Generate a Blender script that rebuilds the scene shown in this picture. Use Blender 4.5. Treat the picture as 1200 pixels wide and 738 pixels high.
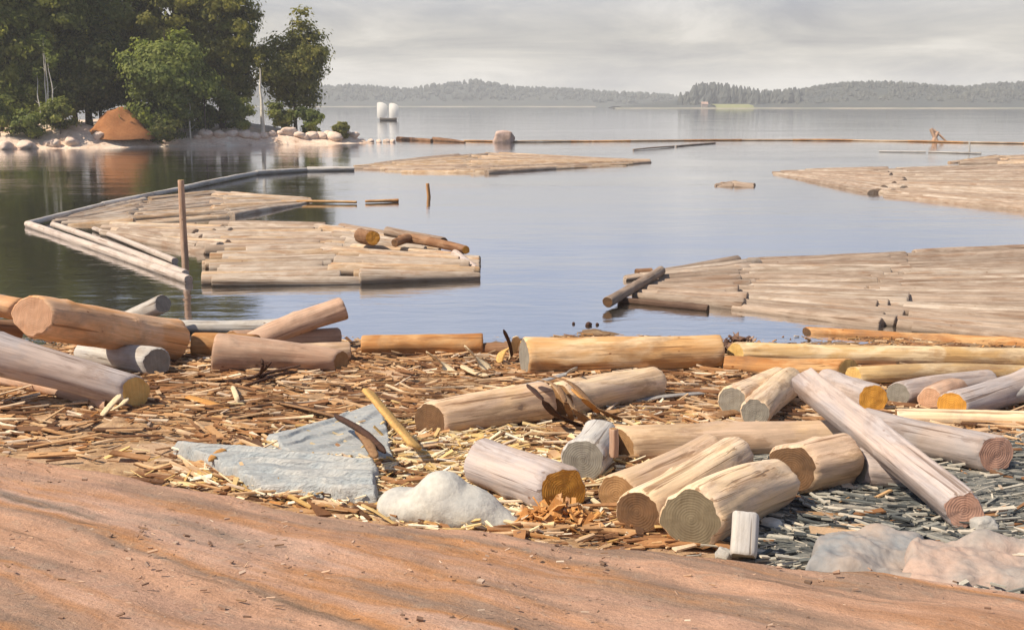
import bpy, bmesh, math, random
import numpy as np
from mathutils import Vector, Matrix, Euler, noise
C = bpy.context.scene
for o in list(bpy.data.objects): bpy.data.objects.remove(o)
R = math.radians
rnd = random.Random(7)

# ------------------------------------------------------------------ camera, sky, sun
F = 1287.0; HC = 3.2; TH = math.atan((369-121)/F)
cam = bpy.data.objects.new('camera', bpy.data.cameras.new('camera')); C.collection.objects.link(cam)
cam.location = (0, 0, HC); cam.rotation_euler = (math.pi/2-TH, 0, 0)
cam.data.sensor_width = 36; cam.data.lens = 36*F/1200; cam.data.clip_start = .05; cam.data.clip_end = 6000
C.camera = cam
SUN_AZ = R(-114); SUN_EL = R(50)              # azimuth from +Y, negative = to the left
sv = Vector((math.sin(SUN_AZ)*math.cos(SUN_EL), math.cos(SUN_AZ)*math.cos(SUN_EL), math.sin(SUN_EL)))
sl = bpy.data.lights.new('sun', 'SUN'); sl.energy = 5.0; sl.angle = R(0.6); sl.color = (1, .86, .665)
so = bpy.data.objects.new('sun', sl); C.collection.objects.link(so); so.rotation_euler = sv.to_track_quat('Z', 'Y').to_euler()
C.view_settings.view_transform = 'Standard'; C.view_settings.look = 'None'; C.view_settings.gamma = 1
C.view_settings.exposure = 0.3; C.view_settings.use_curve_mapping = False
C.cycles.use_denoising = True
try: C.cycles.denoiser = 'OPENIMAGEDENOISE'
except Exception: pass
C.cycles.max_bounces = 8; C.cycles.diffuse_bounces = 4; C.cycles.glossy_bounces = 3; C.cycles.volume_bounces = 1
C.cycles.volume_step_rate = 10; C.cycles.volume_max_steps = 32
C.cycles.sample_clamp_indirect = 6; C.cycles.caustics_reflective = False

class NT:
    """tiny node-graph helper"""
    def __init__(s, nt): s.t = nt; s.n = nt.nodes; s.l = nt.links; s.n.clear()
    def add(s, typ, ins=None, **kw):
        n = s.n.new(typ)
        for k, v in kw.items(): setattr(n, k, v)
        for k, v in (ins or {}).items():
            if isinstance(v, tuple) and len(v) == 2 and hasattr(v[0], 'outputs'): s.l.new(v[0].outputs[v[1]], n.inputs[k])
            elif hasattr(v, 'outputs'): s.l.new(v.outputs[0], n.inputs[k])
            else: n.inputs[k].default_value = v
        return n
    def noise(s, vec, scale, detail=4, rough=.55, dist=0):
        return s.add('ShaderNodeTexNoise', {'Vector': vec, 'Scale': scale, 'Detail': detail, 'Roughness': rough, 'Distortion': dist})
    def map(s, vec, scale=(1,1,1), loc=(0,0,0), rot=(0,0,0)):
        return s.add('ShaderNodeMapping', {'Vector': vec, 'Scale': scale, 'Location': loc, 'Rotation': rot})
    def ramp(s, fac, stops, interp='LINEAR'):
        n = s.add('ShaderNodeValToRGB', {'Fac': fac}); cr = n.color_ramp; cr.interpolation = interp
        while len(cr.elements) < len(stops): cr.elements.new(.5)
        for e, (p, c) in zip(cr.elements, stops):
            e.position = p; e.color = (*c, 1) if not isinstance(c, (int, float)) else (c, c, c, 1)
        return n
    def mix(s, fac, a, b, mode='MIX'):
        n = s.n.new('ShaderNodeMix'); n.data_type = 'RGBA'; n.blend_type = mode
        for k, v in ((0, fac), (6, a), (7, b)):
            if isinstance(v, tuple) and len(v) == 2 and hasattr(v[0], 'outputs'): s.l.new(v[0].outputs[v[1]], n.inputs[k])
            elif hasattr(v, 'outputs'): s.l.new(v.outputs[2] if v.bl_idname == 'ShaderNodeMix' else v.outputs[0], n.inputs[k])
            elif isinstance(v, (int, float)): n.inputs[k].default_value = v
            else: n.inputs[k].default_value = (*v, 1)
        return (n, 2)
    def math(s, op, a, b=0, c=0, clamp=False):
        n = s.n.new('ShaderNodeMath'); n.operation = op; n.use_clamp = clamp
        for i, v in enumerate((a, b, c)):
            if isinstance(v, tuple): s.l.new(v[0].outputs[v[1]], n.inputs[i])
            elif hasattr(v, 'outputs'): s.l.new(v.outputs[0], n.inputs[i])
            else: n.inputs[i].default_value = v
        return n
    def bump(s, h, strength=.5, dist=.02, normal=None):
        d = {'Height': h, 'Strength': strength, 'Distance': dist}
        if normal: d['Normal'] = normal
        return s.add('ShaderNodeBump', d)
    def pbr(s, col, rough=.8, normal=None, spec=.3, **kw):
        d = {'Base Color': col, 'Roughness': rough, 'Specular IOR Level': spec}
        if normal: d['Normal'] = normal
        d.update(kw)
        b = s.add('ShaderNodeBsdfPrincipled', d); s.add('ShaderNodeOutputMaterial', {'Surface': b}); return b

w = bpy.data.worlds.new('World'); C.world = w; w.use_nodes = True
g = NT(w.node_tree)
sky = g.add('ShaderNodeTexSky', sky_type='NISHITA', sun_disc=False, sun_elevation=SUN_EL, sun_rotation=SUN_AZ)
tc = g.add('ShaderNodeTexCoord')
sep = g.add('ShaderNodeSeparateXYZ', {0: (tc, 0)})
den = g.math('ADD', g.math('ABSOLUTE', (sep, 2)), .12)
px_ = g.math('DIVIDE', (sep, 0), den); py_ = g.math('DIVIDE', (sep, 1), den)
cv = g.add('ShaderNodeCombineXYZ', {0: px_, 1: py_, 2: 0.3})
n1 = g.noise(g.map((tc, 0), (4.5, 4.5, 22), (.9, 0, .2)), 1.15, 7, .6, .5)
n2 = g.noise(g.map(cv, (.5, .9, 1), (3, 1, 0)), .9, 5, .5, .3)
ccol = g.ramp(n1, [(.34, (.53, .515, .505)), (.44, (.64, .62, .585)), (.53, (.76, .725, .665)), (.63, (.92, .875, .80))])
cs = g.mix(1.0, ccol, (8.2, 8.2, 8.1), 'MULTIPLY')
elev = g.add('ShaderNodeMapRange', {0: (sep, 2), 1: .07, 2: .24, 3: 0, 4: 1.0}, interpolation_type='SMOOTHSTEP')
holes = g.ramp(n2, [(.30, 1.0), (.66, .62)])
fac = g.math('MULTIPLY', elev, holes, clamp=True)
bl = g.add('ShaderNodeMapRange', {0: (sep, 2), 1: .045, 2: .17, 3: 0, 4: .85}, interpolation_type='SMOOTHSTEP')
blue = g.mix(g.ramp(n1, [(.4, 0), (.7, 1)]), (4.0, 5.0, 7.2), (6.0, 6.4, 7.6))
elev.inputs[1].default_value = .16; elev.inputs[2].default_value = .45
mx = g.mix(fac, g.mix(bl, cs, blue), sky)
bg = g.add('ShaderNodeBackground', {'Color': mx, 'Strength': .083})
g.add('ShaderNodeOutputWorld', {'Surface': bg})

# ------------------------------------------------------------------ geometry helpers
def ray(px, py):
    return Vector(((px-600)/F, math.cos(TH)+(369-py)/F*math.sin(TH), -math.sin(TH)+(369-py)/F*math.cos(TH)))
def atY(px, py, Y):
    d = ray(px, py); return Vector((0, 0, HC)) + d*(Y/d.y)
def atZ(px, py, z):
    d = ray(px, py); return Vector((0, 0, HC)) + d*((z-HC)/d.z)
def sm(a, b, x):
    t = min(1, max(0, (x-a)/(b-a))); return t*t*(3-2*t)
YC = [(-9, 9.2), (-3.5, 8.05), (-2, 7.25), (-.9, 6.62), (.0, 6.35), (.95, 6.02), (2.4, 5.45), (5, 4.9), (9, 4.6)]
def ycrest(x):
    if x <= YC[0][0]: return YC[0][1]
    for (a, ya), (b, yb) in zip(YC, YC[1:]):
        if x <= b: return ya+(yb-ya)*(x-a)/(b-a)
    return YC[-1][1]
def gz(x, y):
    """height of the beach"""
    n = noise.noise(Vector((x*.35, y*.5, 3)))
    b = .062*(14.5-y) + .07*n
    if y > 15.5: b -= .05*(y-15.5)
    b = max(b, -1.6)
    d = ycrest(x) + .13*noise.noise(Vector((x*1.3, 0, 7))) - y
    if d > 0: b += sm(0, .55, d)*.22 + max(d-.1, 0)*.12
    return b
def on(px, py, dz=0.0):
    """point of the beach under a pixel"""
    z = .5
    for _ in range(8):
        p = atZ(px, py, z); z = gz(p.x, p.y)+dz
    return atZ(px, py, z)

def mesh_from(name, V, Fc, mat, parent=None, smooth=True):
    me = bpy.data.meshes.new(name)
    V = np.asarray(V, dtype=np.float32)
    me.from_pydata(V.tolist(), [], Fc)
    if smooth: me.polygons.foreach_set('use_smooth', [True]*len(me.polygons))
    me.update(); me.materials.append(mat)
    o = bpy.data.objects.new(name, me); C.collection.objects.link(o)
    if parent: o.parent = parent
    return o
def quads_mesh(name, V, nq, mat, parent=None, smooth=False):
    """V: (nq*4,3) array"""
    me = bpy.data.meshes.new(name)
    me.vertices.add(nq*4); me.vertices.foreach_set('co', np.asarray(V, dtype=np.float32).ravel())
    me.loops.add(nq*4); me.loops.foreach_set('vertex_index', np.arange(nq*4, dtype=np.int32))
    me.polygons.add(nq); me.polygons.foreach_set('loop_start', np.arange(0, nq*4, 4, dtype=np.int32))
    me.polygons.foreach_set('loop_total', np.full(nq, 4, dtype=np.int32))
    me.update(calc_edges=True); me.materials.append(mat)
    o = bpy.data.objects.new(name, me); C.collection.objects.link(o)
    if parent: o.parent = parent
    return o
def tag(o, label=None, cat=None, group=None, kind=None):
    if label: o['label'] = label
    if cat: o['category'] = cat
    if group: o['group'] = group
    if kind: o['kind'] = kind
    return o
def struct(o): o['kind'] = 'structure'; return o
def empty(name, loc, rz=0):
    e = bpy.data.objects.new(name, None); e.empty_display_size = .2; C.collection.objects.link(e)
    e.location = loc; e.rotation_euler = (0, 0, rz); return e

# ------------------------------------------------------------------ materials
def newmat(name):
    m = bpy.data.materials.new(name); m.use_nodes = True; return m, NT(m.node_tree)
def sc(c, k): return tuple(min(1, x*k) for x in c)
def woodmat(name, a, b, patch=(.3, .26, .25), pamt=.5, bark=(.12, .06, .03), bamt=.0, rough=.75, bstr=.6):
    m, g = newmat(name)
    tc = g.add('ShaderNodeTexCoord'); oi = g.add('ShaderNodeObjectInfo')
    off = g.add('ShaderNodeCombineXYZ', {0: g.math('MULTIPLY', (oi, 'Random'), 37), 1: g.math('MULTIPLY', (oi, 'Random'), 91), 2: g.math('MULTIPLY', (oi, 'Random'), 53)})
    v = g.add('ShaderNodeVectorMath', {0: (tc, 'Object'), 1: off}, operation='ADD')
    # slow spiral of the grain
    st = g.noise(g.map(v, (9, 9, .55)), 1, 5, .6, .35)
    fi = g.noise(g.map(v, (46, 46, 1.6)), 1, 4, .65, .2)
    lo = g.noise(g.map(v, (3.2, 3.2, 1.5)), 1, 6, .62, .9)
    c = g.mix(g.ramp(st, [(.3, 0), (.68, 1)]), a, b)
    c = g.mix(g.math('MULTIPLY', g.ramp(lo, [(.44, 0), (.60, 1)]), pamt), c, patch)
    if bamt > 0:
        c = g.mix(g.math('MULTIPLY', g.ramp(g.noise(g.map(v, (7, 7, 1.1), (5, 5, 5)), 1, 6, .7, .5), [(.54, 0), (.60, 1)]), bamt), c, bark)
    c = g.mix(.75, c, g.ramp(fi, [(.25, .62), (.5, .98), (.75, 1.22)]), 'MULTIPLY')
    cr = g.ramp(g.noise(g.map(v, (24, 24, .45), (2, 8, 1)), 1, 3, .55), [(.33, 0), (.375, 1)])     # drying cracks
    c = g.mix(.8, c, g.mix(cr, (.42, .34, .28), (1, 1, 1)), 'MULTIPLY')
    vo = g.add('ShaderNodeTexVoronoi', {'Vector': g.map(v, (3.1, 3.1, 2.1)), 'Scale': 1.6, 'Randomness': 1})
    kn = g.ramp(g.math('ADD', (vo, 0), g.math('MULTIPLY', g.ramp(lo, [(.5, 0), (.56, 1)]), .2)), [(.04, 0), (.075, 1)])
    c = g.mix(.85, c, g.mix(kn, (.38, .22, .13), (1, 1, 1)), 'MULTIPLY')
    dirt = g.ramp(g.noise(g.map(v, (2.2, 2.2, 1.3), (9, 4, 1)), 1, 7, .7, .4), [(.50, 0), (.66, 1)])
    c = g.mix(g.math('MULTIPLY', dirt, .45), c, (.20, .14, .10))
    hv = g.math('ADD', .86, g.math('MULTIPLY', (oi, 'Random'), .28))
    c = g.mix(1.0, c, g.add('ShaderNodeCombineXYZ', {0: hv, 1: hv, 2: hv}), 'MULTIPLY')
    h = g.math('ADD', g.math('MULTIPLY', fi, .5), g.math('ADD', g.math('MULTIPLY', st, .6), g.math('MULTIPLY', cr, .5)))
    g.pbr(c, rough, g.bump(h, bstr, .012), .25)
    return m
def endmat(name, a, b, crack=.25):
    m, g = newmat(name)
    tc = g.add('ShaderNodeTexCoord'); oi = g.add('ShaderNodeObjectInfo')
    sp = g.add('ShaderNodeSeparateXYZ', {0: (tc, 'Object')})
    xy = g.add('ShaderNodeCombineXYZ', {0: (sp, 0), 1: (sp, 1), 2: g.math('MULTIPLY', (oi, 'Random'), 20)})
    wv = g.add('ShaderNodeTexWave', {'Vector': g.add('ShaderNodeCombineXYZ', {0: (sp, 0), 1: (sp, 1)}), 'Scale': 19, 'Distortion': 3.0, 'Detail': 2, 'Detail Scale': .8},
               wave_type='RINGS', rings_direction='Z')
    n = g.noise(xy, 9, 6, .6, .5)
    saw = g.noise(g.map(xy, (60, 4, 1), rot=(0, 0, .6)), 1, 3)
    c = g.mix(g.ramp(n, [(.35, 0), (.65, 1)]), a, b)
    c = g.mix(.28, c, g.ramp(wv, [(0, .8), (.5, 1.0), (1, 1.05)]), 'MULTIPLY')
    c = g.mix(.5, c, g.ramp(saw, [(.3, .75), (.7, 1.15)]), 'MULTIPLY')
    ang = g.math('ARCTAN2', (sp, 1), (sp, 0))
    rad = g.noise(g.add('ShaderNodeCombineXYZ', {0: g.math('MULTIPLY', ang, 2.2), 1: g.math('MULTIPLY', (oi, 'Random'), 30), 2: 0}), 2.2, 2)
    ck = g.ramp(rad, [(.27, 0), (.285, 1)])
    c = g.mix(crack, c, g.mix(ck, (.25, .18, .13), (1, 1, 1)), 'MULTIPLY')
    h = g.math('ADD', g.math('MULTIPLY', saw, .5), g.math('ADD', g.math('MULTIPLY', wv, .25), g.math('MULTIPLY', ck, .12)))
    g.pbr(c, .85, g.bump(h, .6, .008), .2)
    return m
W = dict(
 pale=woodmat('pale_stripped_wood', (0.686, 0.509, 0.344), (0.562, 0.384, 0.232), (0.582, 0.432, 0.344), .55, (.30, .17, .09), .45),
 cream=woodmat('cream_stripped_wood', (0.728, 0.566, 0.387), (0.624, 0.451, 0.284), (0.624, 0.499, 0.413), .5, (.30, .17, .09), .45),
 peach=woodmat('peach_wood', (.74, .45, .26), (.64, .32, .13), (.76, .56, .40), .5),
 gold=woodmat('golden_wood', (0.624, 0.403, 0.198), (0.499, 0.259, 0.095), (0.707, 0.528, 0.335), .8, (0.166, 0.067, 0.026), .3),
 orange=woodmat('orange_brown_wood', (0.520, 0.269, 0.103), (0.354, 0.144, 0.043), (0.603, 0.384, 0.189), .7, (0.135, 0.058, 0.026), .35),
 grey=woodmat('grey_weathered_wood', (.47, .42, .41), (.33, .295, .30), (.52, .40, .33), .5, (.17, .11, .09), .35),
 pink=woodmat('pink_weathered_wood', (0.582, 0.413, 0.310), (0.437, 0.288, 0.206), (0.520, 0.326, 0.224), .7, (0.312, 0.144, 0.077), .3),
 brown=woodmat('brown_bark_wood', (.28, .14, .07), (.16, .08, .04), (.36, .22, .13), .6, (.08, .04, .03), .4),
 white=woodmat('silver_white_wood', (.60, .57, .52), (.46, .44, .42), (.44, .44, .46), .5, (.25, .2, .16), .3),
 dark=woodmat('dark_wet_wood', (.10, .06, .04), (.06, .035, .03), (.16, .10, .07), .5),
 raft=woodmat('raft_wood', (.36, .275, .215), (.255, .19, .145), (.43, .35, .285), .6, (0.208, 0.106, 0.052), .45),
 raftpale=woodmat('pale_raft_wood', (.44, .355, .285), (.33, .255, .195), (.55, .48, .41), .6, (0.312, 0.154, 0.069), .35),
 raftgold=woodmat('golden_raft_wood', (.50, .38, .265), (.38, .245, .14), (.60, .50, .40), .6, (0.291, 0.125, 0.052), .45),
 boom=woodmat('boom_wood', (.55, .47, .42), (.42, .36, .33), (.50, .42, .36), .5),
 splinter=woodmat('splinter_wood', (0.686, 0.499, 0.275), (0.582, 0.355, 0.138), (0.728, 0.576, 0.387), .5),
 straw=woodmat('yellow_wood', (.58, .42, .22), (.44, .27, .11), (.64, .52, .35), .75, (.20, .10, .05), .45),
)
E = dict(  # the dark cuts combine aged end grain with shade put into the colour
 peach=endmat('peach_cut', (.62, .38, .25), (.54, .31, .19), .25),
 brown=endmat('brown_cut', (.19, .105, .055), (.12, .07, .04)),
 amber=endmat('amber_cut', (.66, .33, .06), (.52, .25, .05), .35),
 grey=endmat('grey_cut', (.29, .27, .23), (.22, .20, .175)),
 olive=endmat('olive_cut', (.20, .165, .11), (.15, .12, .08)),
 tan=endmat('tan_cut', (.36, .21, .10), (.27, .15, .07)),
 yellow=endmat('yellow_cut', (.66, .46, .18), (.58, .36, .12), .25),
 pink=endmat('pink_cut', (.55, .33, .25), (.46, .26, .19)),
)
def simple(name, col, col2=None, scale=6, rough=.85, bstr=.3, bdist=.02, stretch=(1, 1, 1)):
    m, g = newmat(name); tc = g.add('ShaderNodeTexCoord')
    n = g.noise(g.map((tc, 'Object'), stretch), scale, 6, .62, .3)
    n2_ = g.noise(g.map((tc, 'Object'), stretch), scale*6, 5, .6)
    c = g.mix(g.ramp(n, [(.35, 0), (.65, 1)]), col, col2 or sc(col, .7))
    c = g.mix(.5, c, g.ramp(n2_, [(.3, .7), (.7, 1.2)]), 'MULTIPLY')
    g.pbr(c, rough, g.bump(g.math('ADD', n, g.math('MULTIPLY', n2_, .5)), bstr, bdist), .25)
    return m
def islandmat(name, stops, rough=.85, patch=False):
    """each loose piece its own colour"""
    m, g = newmat(name); ge = g.add('ShaderNodeNewGeometry'); tc = g.add('ShaderNodeTexCoord')
    c = g.ramp((ge, 'Random Per Island'), stops)
    if patch: c = g.mix(.8, c, g.ramp(g.noise((tc, 'Object'), 1.5, 5, .6, .8), [(.32, (.36, .29, .25)), (.45, (.62, .50, .42)), (.55, (.95, .80, .66)), (.68, (1.2, 1.15, 1.08))]), 'MULTIPLY')
    n = g.noise((tc, 'Object'), 60, 3)
    c = g.mix(.5, c, g.ramp(n, [(.3, .7), (.7, 1.2)]), 'MULTIPLY')
    g.pbr(c, rough, None, .2); return m

# ------------------------------------------------------------------ water
def water_mat():
    m, g = newmat('lake_water'); tc = g.add('ShaderNodeTexCoord'); P = (tc, 'Object')
    a = g.noise(g.map(P, (.9, 2.2, 1)), 1.3, 5, .55, .4)
    b = g.noise(g.map(P, (.16, .5, 1)), 1, 4, .5, .5)
    c = g.noise(g.map(P, (5, 9, 1)), 1, 3, .5)
    calm = g.ramp(g.noise(g.map(P, (.03, .09, 1)), 1, 3), [(.38, .25), (.62, 1)])
    h = g.math('MULTIPLY', g.math('ADD', g.math('MULTIPLY', a, .022), g.math('ADD', g.math('MULTIPLY', b, .05), g.math('MULTIPLY', c, .003))), calm)
    bp = g.bump(h, .55, 1.0)
    body = g.ramp(g.noise(g.map(P, (.05, .1, 1)), 1, 4), [(.4, (.062, .050, .026)), (.65, (.070, .066, .050))])
    df = g.add('ShaderNodeBsdfDiffuse', {'Color': body})
    gl = g.add('ShaderNodeBsdfGlossy', {'Color': (.96, .96, .98, 1), 'Roughness': .05, 'Normal': bp})
    fr = g.add('ShaderNodeFresnel', {'IOR': 1.33, 'Normal': bp})
    f = g.math('POWER', fr, .17, clamp=True)
    s = g.add('ShaderNodeMixShader', {0: f, 1: df, 2: gl}); g.add('ShaderNodeOutputMaterial', {'Surface': s}); return m
def sheet(name, x0, x1, y0, y1, z, m):
    return mesh_from(name, [(x0, y0, z), (x1, y0, z), (x1, y1, z), (x0, y1, z)], [(0, 1, 2, 3)], m, smooth=False)
struct(sheet('water', -900, 900, 9.5, 1180, 0, water_mat()))
mud = simple('lake_bed', (.07, .06, .04), (.05, .045, .03), .3)
struct(sheet('lake_bed', -900, 900, -40, 1180, -1.75, mud))

# ------------------------------------------------------------------ beach and sand bank
def grid_axis(segs):
    out = []
    for a, b, st in segs: out += list(np.arange(a, b, st))
    out.append(segs[-1][1]); return out
def ground_mat():
    m, g = newmat('beach_sand'); tc = g.add('ShaderNodeTexCoord'); P = (tc, 'Object')
    bank = g.add('ShaderNodeAttribute', attribute_name='bank'); grey = g.add('ShaderNodeAttribute', attribute_name='grey')
    rot = R(-36)
    s1 = g.noise(g.map(g.map(P, rot=(0, 0, -rot)), (.13, 1.15, 1)), 1, 6, .5, .08)
    s2 = g.noise(g.map(g.map(P, rot=(0, 0, -rot)), (.3, 2.9, 1), (4, 2, 0)), 1, 7, .62, .15)
    f1 = g.noise(P, 42, 6, .7)
    f2 = g.noise(P, 9, 5, .6, .5)
    sand = g.ramp(s1, [(.30, (.24, .185, .15)), (.38, (.37, .20, .115)), (.45, (.52, .31, .21)), (.50, (.28, .19, .14)), (.54, (.43, .215, .10)), (.59, (.52, .33, .245)), (.64, (.25, .19, .155)), (.69, (.43, .235, .13))])
    sand = g.mix(g.ramp(s2, [(.50, 0), (.64, 1)]), sand, (.44, .27, .195))
    sand = g.mix(g.math('MULTIPLY', g.ramp(s2, [(.34, 1), (.41, 0)]), .85), sand, (.155, .105, .07))
    sand = g.mix(.55, sand, g.ramp(g.noise(P, 3.2, 6, .65, .4), [(.3, .78), (.7, 1.3)]), 'MULTIPLY')
    sand = g.mix(g.math('MULTIPLY', g.ramp(f2, [(.55, 0), (.7, 1)]), .35), sand, (.36, .30, .24))
    lit = g.ramp(f2, [(.28, (.15, .085, .045)), (.45, (.36, .22, .12)), (.6, (.48, .32, .18)), (.75, (.55, .42, .28))])
    lit = g.mix(g.ramp(g.noise(P, 1.4, 4), [(.45, 0), (.65, 1)]), lit, (.50, .34, .22))
    gr = g.ramp(g.noise(g.map(P, (3, 9, 3)), 1, 6, .7, .8), [(.36, (.035, .04, .045)), (.47, (.15, .155, .15)), (.6, (.34, .32, .28)), (.7, (.52, .47, .40))])
    beach = g.mix((grey, 'Fac'), lit, gr)
    c = g.mix((bank, 'Fac'), beach, sand)
    c = g.mix(.5, c, g.ramp(f1, [(.3, .68), (.5, 1), (.72, 1.2)]), 'MULTIPLY')
    c = g.mix(.3, c, g.ramp(g.noise(P, 130, 4, .7), [(.36, .5), (.5, 1), (.66, 1.4)]), 'MULTIPLY')
    sepz = g.add('ShaderNodeSeparateXYZ', {0: P})
    wet = g.add('ShaderNodeMapRange', {0: (sepz, 2), 1: .0, 2: .10, 3: .45, 4: 1})
    c = g.mix(1, c, g.add('ShaderNodeCombineXYZ', {0: wet, 1: wet, 2: wet}), 'MULTIPLY')
    h = g.math('ADD', g.math('MULTIPLY', s2, .7), g.math('ADD', g.math('MULTIPLY', f2, .5), g.math('MULTIPLY', f1, .4)))
    g.pbr(c, .9, g.bump(h, .7, .05), .2); return m
def greyness(x, y): return sm(1.0, 1.6, x+.4*noise.noise(Vector((x*1.1, y*1.1, 9))))*(1-sm(8.3, 9.2, y-.12*x))
xs = grid_axis([(-60, -9, 1.0), (-9, -4.5, .12), (-4.5, 4.5, .035), (4.5, 9, .12), (9, 60, 1.0)])
ys = grid_axis([(-14, 2.5, .6), (2.5, 9.5, .035), (9.5, 16.5, .07), (16.5, 46, 1.0)])
V = []; bk = []; gy = []
for y in ys:
    for x in xs:
        z = gz(x, y); d = ycrest(x)+.13*noise.noise(Vector((x*1.3, 0, 7)))-y; b = sm(0, .25, d)
        if 2.4 < y < 16 and -9 < x < 9:
            u = x*.89+y*.45; v = -x*.45+y*.89          # along / across the streaks of the bank
            z += (.035*noise.noise(Vector((x*2.2, y*2.2, 1))) + .014*noise.noise(Vector((x*7, y*7, 2))) + .006*noise.noise(Vector((x*19, y*19, 5))))*(1-.45*b)
            u = x*.9-y*.43; v = x*.43+y*.9
            z += b*(.022*noise.noise(Vector((u*.7, v*3.2, 4))) + .009*noise.noise(Vector((u*1.6, v*6, 6))))
        V.append((x, y, z)); bk.append(b); gy.append(greyness(x, y))
nx = len(xs)
Fc = [(j*nx+i, j*nx+i+1, (j+1)*nx+i+1, (j+1)*nx+i) for j in range(len(ys)-1) for i in range(nx-1)]
beach = struct(mesh_from('ground', V, Fc, ground_mat()))
for nm, arr in (('bank', bk), ('grey', gy)):
    at = beach.data.attributes.new(nm, 'FLOAT', 'POINT'); at.data.foreach_set('value', np.array(arr, dtype=np.float32))

# ------------------------------------------------------------------ logs
def log(a, b, ra, rb, mat, ea=None, eb=None, ta=(0, 0), tb=(0, 0), seed=0, lump=.065, seg=None, knots=5, bend=.02, name='log', square=0, parent=None, cuts=True, fa_=.45, fb_=.45):
    """a tapering round log from point a to point b; ea, eb name the cut-face materials; ta, tb tilt the cut planes (world x slope pairs)"""
    r_ = random.Random(seed*131+17)
    d = b-a; L = d.length; q = d.to_track_quat('Z', 'Y'); n = 44 if ra > .1 else 22
    m = seg or max(8, int(L/.06)); m = min(m, 70)
    ks = [(r_.random()*6.28, r_.uniform(.1, .9), r_.uniform(.35, .7)) for _ in range(knots)]
    ph = r_.random()*99; bd = (r_.uniform(-1, 1)*bend*L, r_.uniform(-1, 1)*bend*L)
    inv = q.inverted()
    def rad(th, s):
        z = s*L; r = ra+(rb-ra)*s
        c, sn = math.cos(th), math.sin(th)
        k = 1 + lump*1.5*noise.noise(Vector((c*1.1+ph, sn*1.1, z*1.1))) + lump*.8*noise.noise(Vector((c*2.6, sn*2.6+ph, z*2.3))) + lump*.25*noise.noise(Vector((c*9, sn*9+ph, z*3)))
        if square: k *= 1+square*(.86/max(abs(math.cos(th+ph)), abs(math.sin(th+ph)))-1)
        for (kt, kz, kr) in ks:
            dt = (th-kt+math.pi) % (2*math.pi)-math.pi; dz = (z-kz*L)
            e = (dt*r/.045)**2+(dz/.05)**2
            if e < 8: k += .18*kr*math.exp(-e)
        return r*k
    def face(em, p, sgn, amt):
        # the saw cut is not quite square to the log
        if not em or ra < .1: return (0, 0)
        cd = Vector((0, 0, HC))-p; cd.z *= .4; cd.normalize(); ax = (q @ Vector((0, 0, 1)))*sgn
        if ax.dot(cd) < -.1: return (0, 0)
        nl = inv @ (ax.lerp(cd, amt)); k = 1/max(.35, abs(nl.z))*(1 if nl.z > 0 else -1)
        t = Vector((-nl.x*k, -nl.y*k));
        if t.length > .75: t *= .75/t.length
        return t
    t_ = face(ea, a, -1, fa_); ta = (ta[0]+t_[0], ta[1]+t_[1]); t_ = face(eb, b, 1, fb_); tb = (tb[0]+t_[0], tb[1]+t_[1])
    V = []; Fc = []
    bev = min(.03, .2*ra)
    S = [0.0, bev*.35/L, bev/L] + [bev/L+(1-2*bev/L)*(i+1)/m for i in range(m-1)] + [1-bev/L, 1-bev*.35/L, 1.0]
    S = sorted(set(S)); ns = len(S)
    for s in S:
        dz_end = min(s, 1-s)*L
        kb = 1-.10*max(0, 1-dz_end/bev)**2
        ox, oy = bd[0]*math.sin(math.pi*s), bd[1]*math.sin(math.pi*s)
        for i in range(n):
            th = 2*math.pi*i/n
            chip = 1+.09*(1-min(1, dz_end/.05))*noise.noise(Vector((math.cos(th)*4, math.sin(th)*4+ph, s*3)))
            r = rad(th, s)*kb*chip; x, y = r*math.cos(th), r*math.sin(th)
            fa = max(0, 1-s*L/(ra*2.2)); fb = max(0, 1-(1-s)*L/(rb*2.2))
            z = s*L + fa*(ta[0]*x+ta[1]*y) + fb*(tb[0]*x+tb[1]*y) + (fa+fb)*.004*noise.noise(Vector((th*2.0, ph, 3)))
            V.append((x+ox*1, y+oy, z))
    for j in range(ns-1):
        for i in range(n):
            k = (i+1) % n; Fc.append((j*n+i, j*n+k, (j+1)*n+k, (j+1)*n+i))
    def cap(ring, flip):
        c = [sum(V[ring*n+i][k] for i in range(n))/n for k in range(3)]
        CV = []; CF = []; K = 5
        for kk in range(K):
            f = 1-kk/K
            for i in range(n):
                p = V[ring*n+i]
                q_ = [c[t]+(p[t]-c[t])*f for t in range(3)]
                q_[2] += .006*noise.noise(Vector((q_[0]*14, q_[1]*14, ph)))*(1 if kk else 0)
                CV.append(q_)
        CV.append(c)
        for kk in range(K-1):
            for i in range(n):
                k = (i+1) % n; f = (kk*n+i, kk*n+k, (kk+1)*n+k, (kk+1)*n+i)
                CF.append(f[::-1] if flip else f)
        for i in range(n):
            k = (i+1) % n; f = ((K-1)*n+i, (K-1)*n+k, K*n); CF.append(f[::-1] if flip else f)
        return CV, CF
    caps = []
    for ring, flip, em in ((0, True, ea), (ns-1, False, eb)):
        CV, CF = cap(ring, flip)
        if em and cuts: caps.append((CV, CF, em))
        else:
            o_ = len(V); V += [tuple(v) for v in CV]; Fc += [tuple(x+o_ for x in f) for f in CF]
    o = mesh_from(name, V, Fc, W[mat] if isinstance(mat, str) else mat, parent)
    o.rotation_mode = 'QUATERNION'; o.rotation_quaternion = q; o.location = a
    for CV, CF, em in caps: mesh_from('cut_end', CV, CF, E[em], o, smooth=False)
    return o
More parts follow.
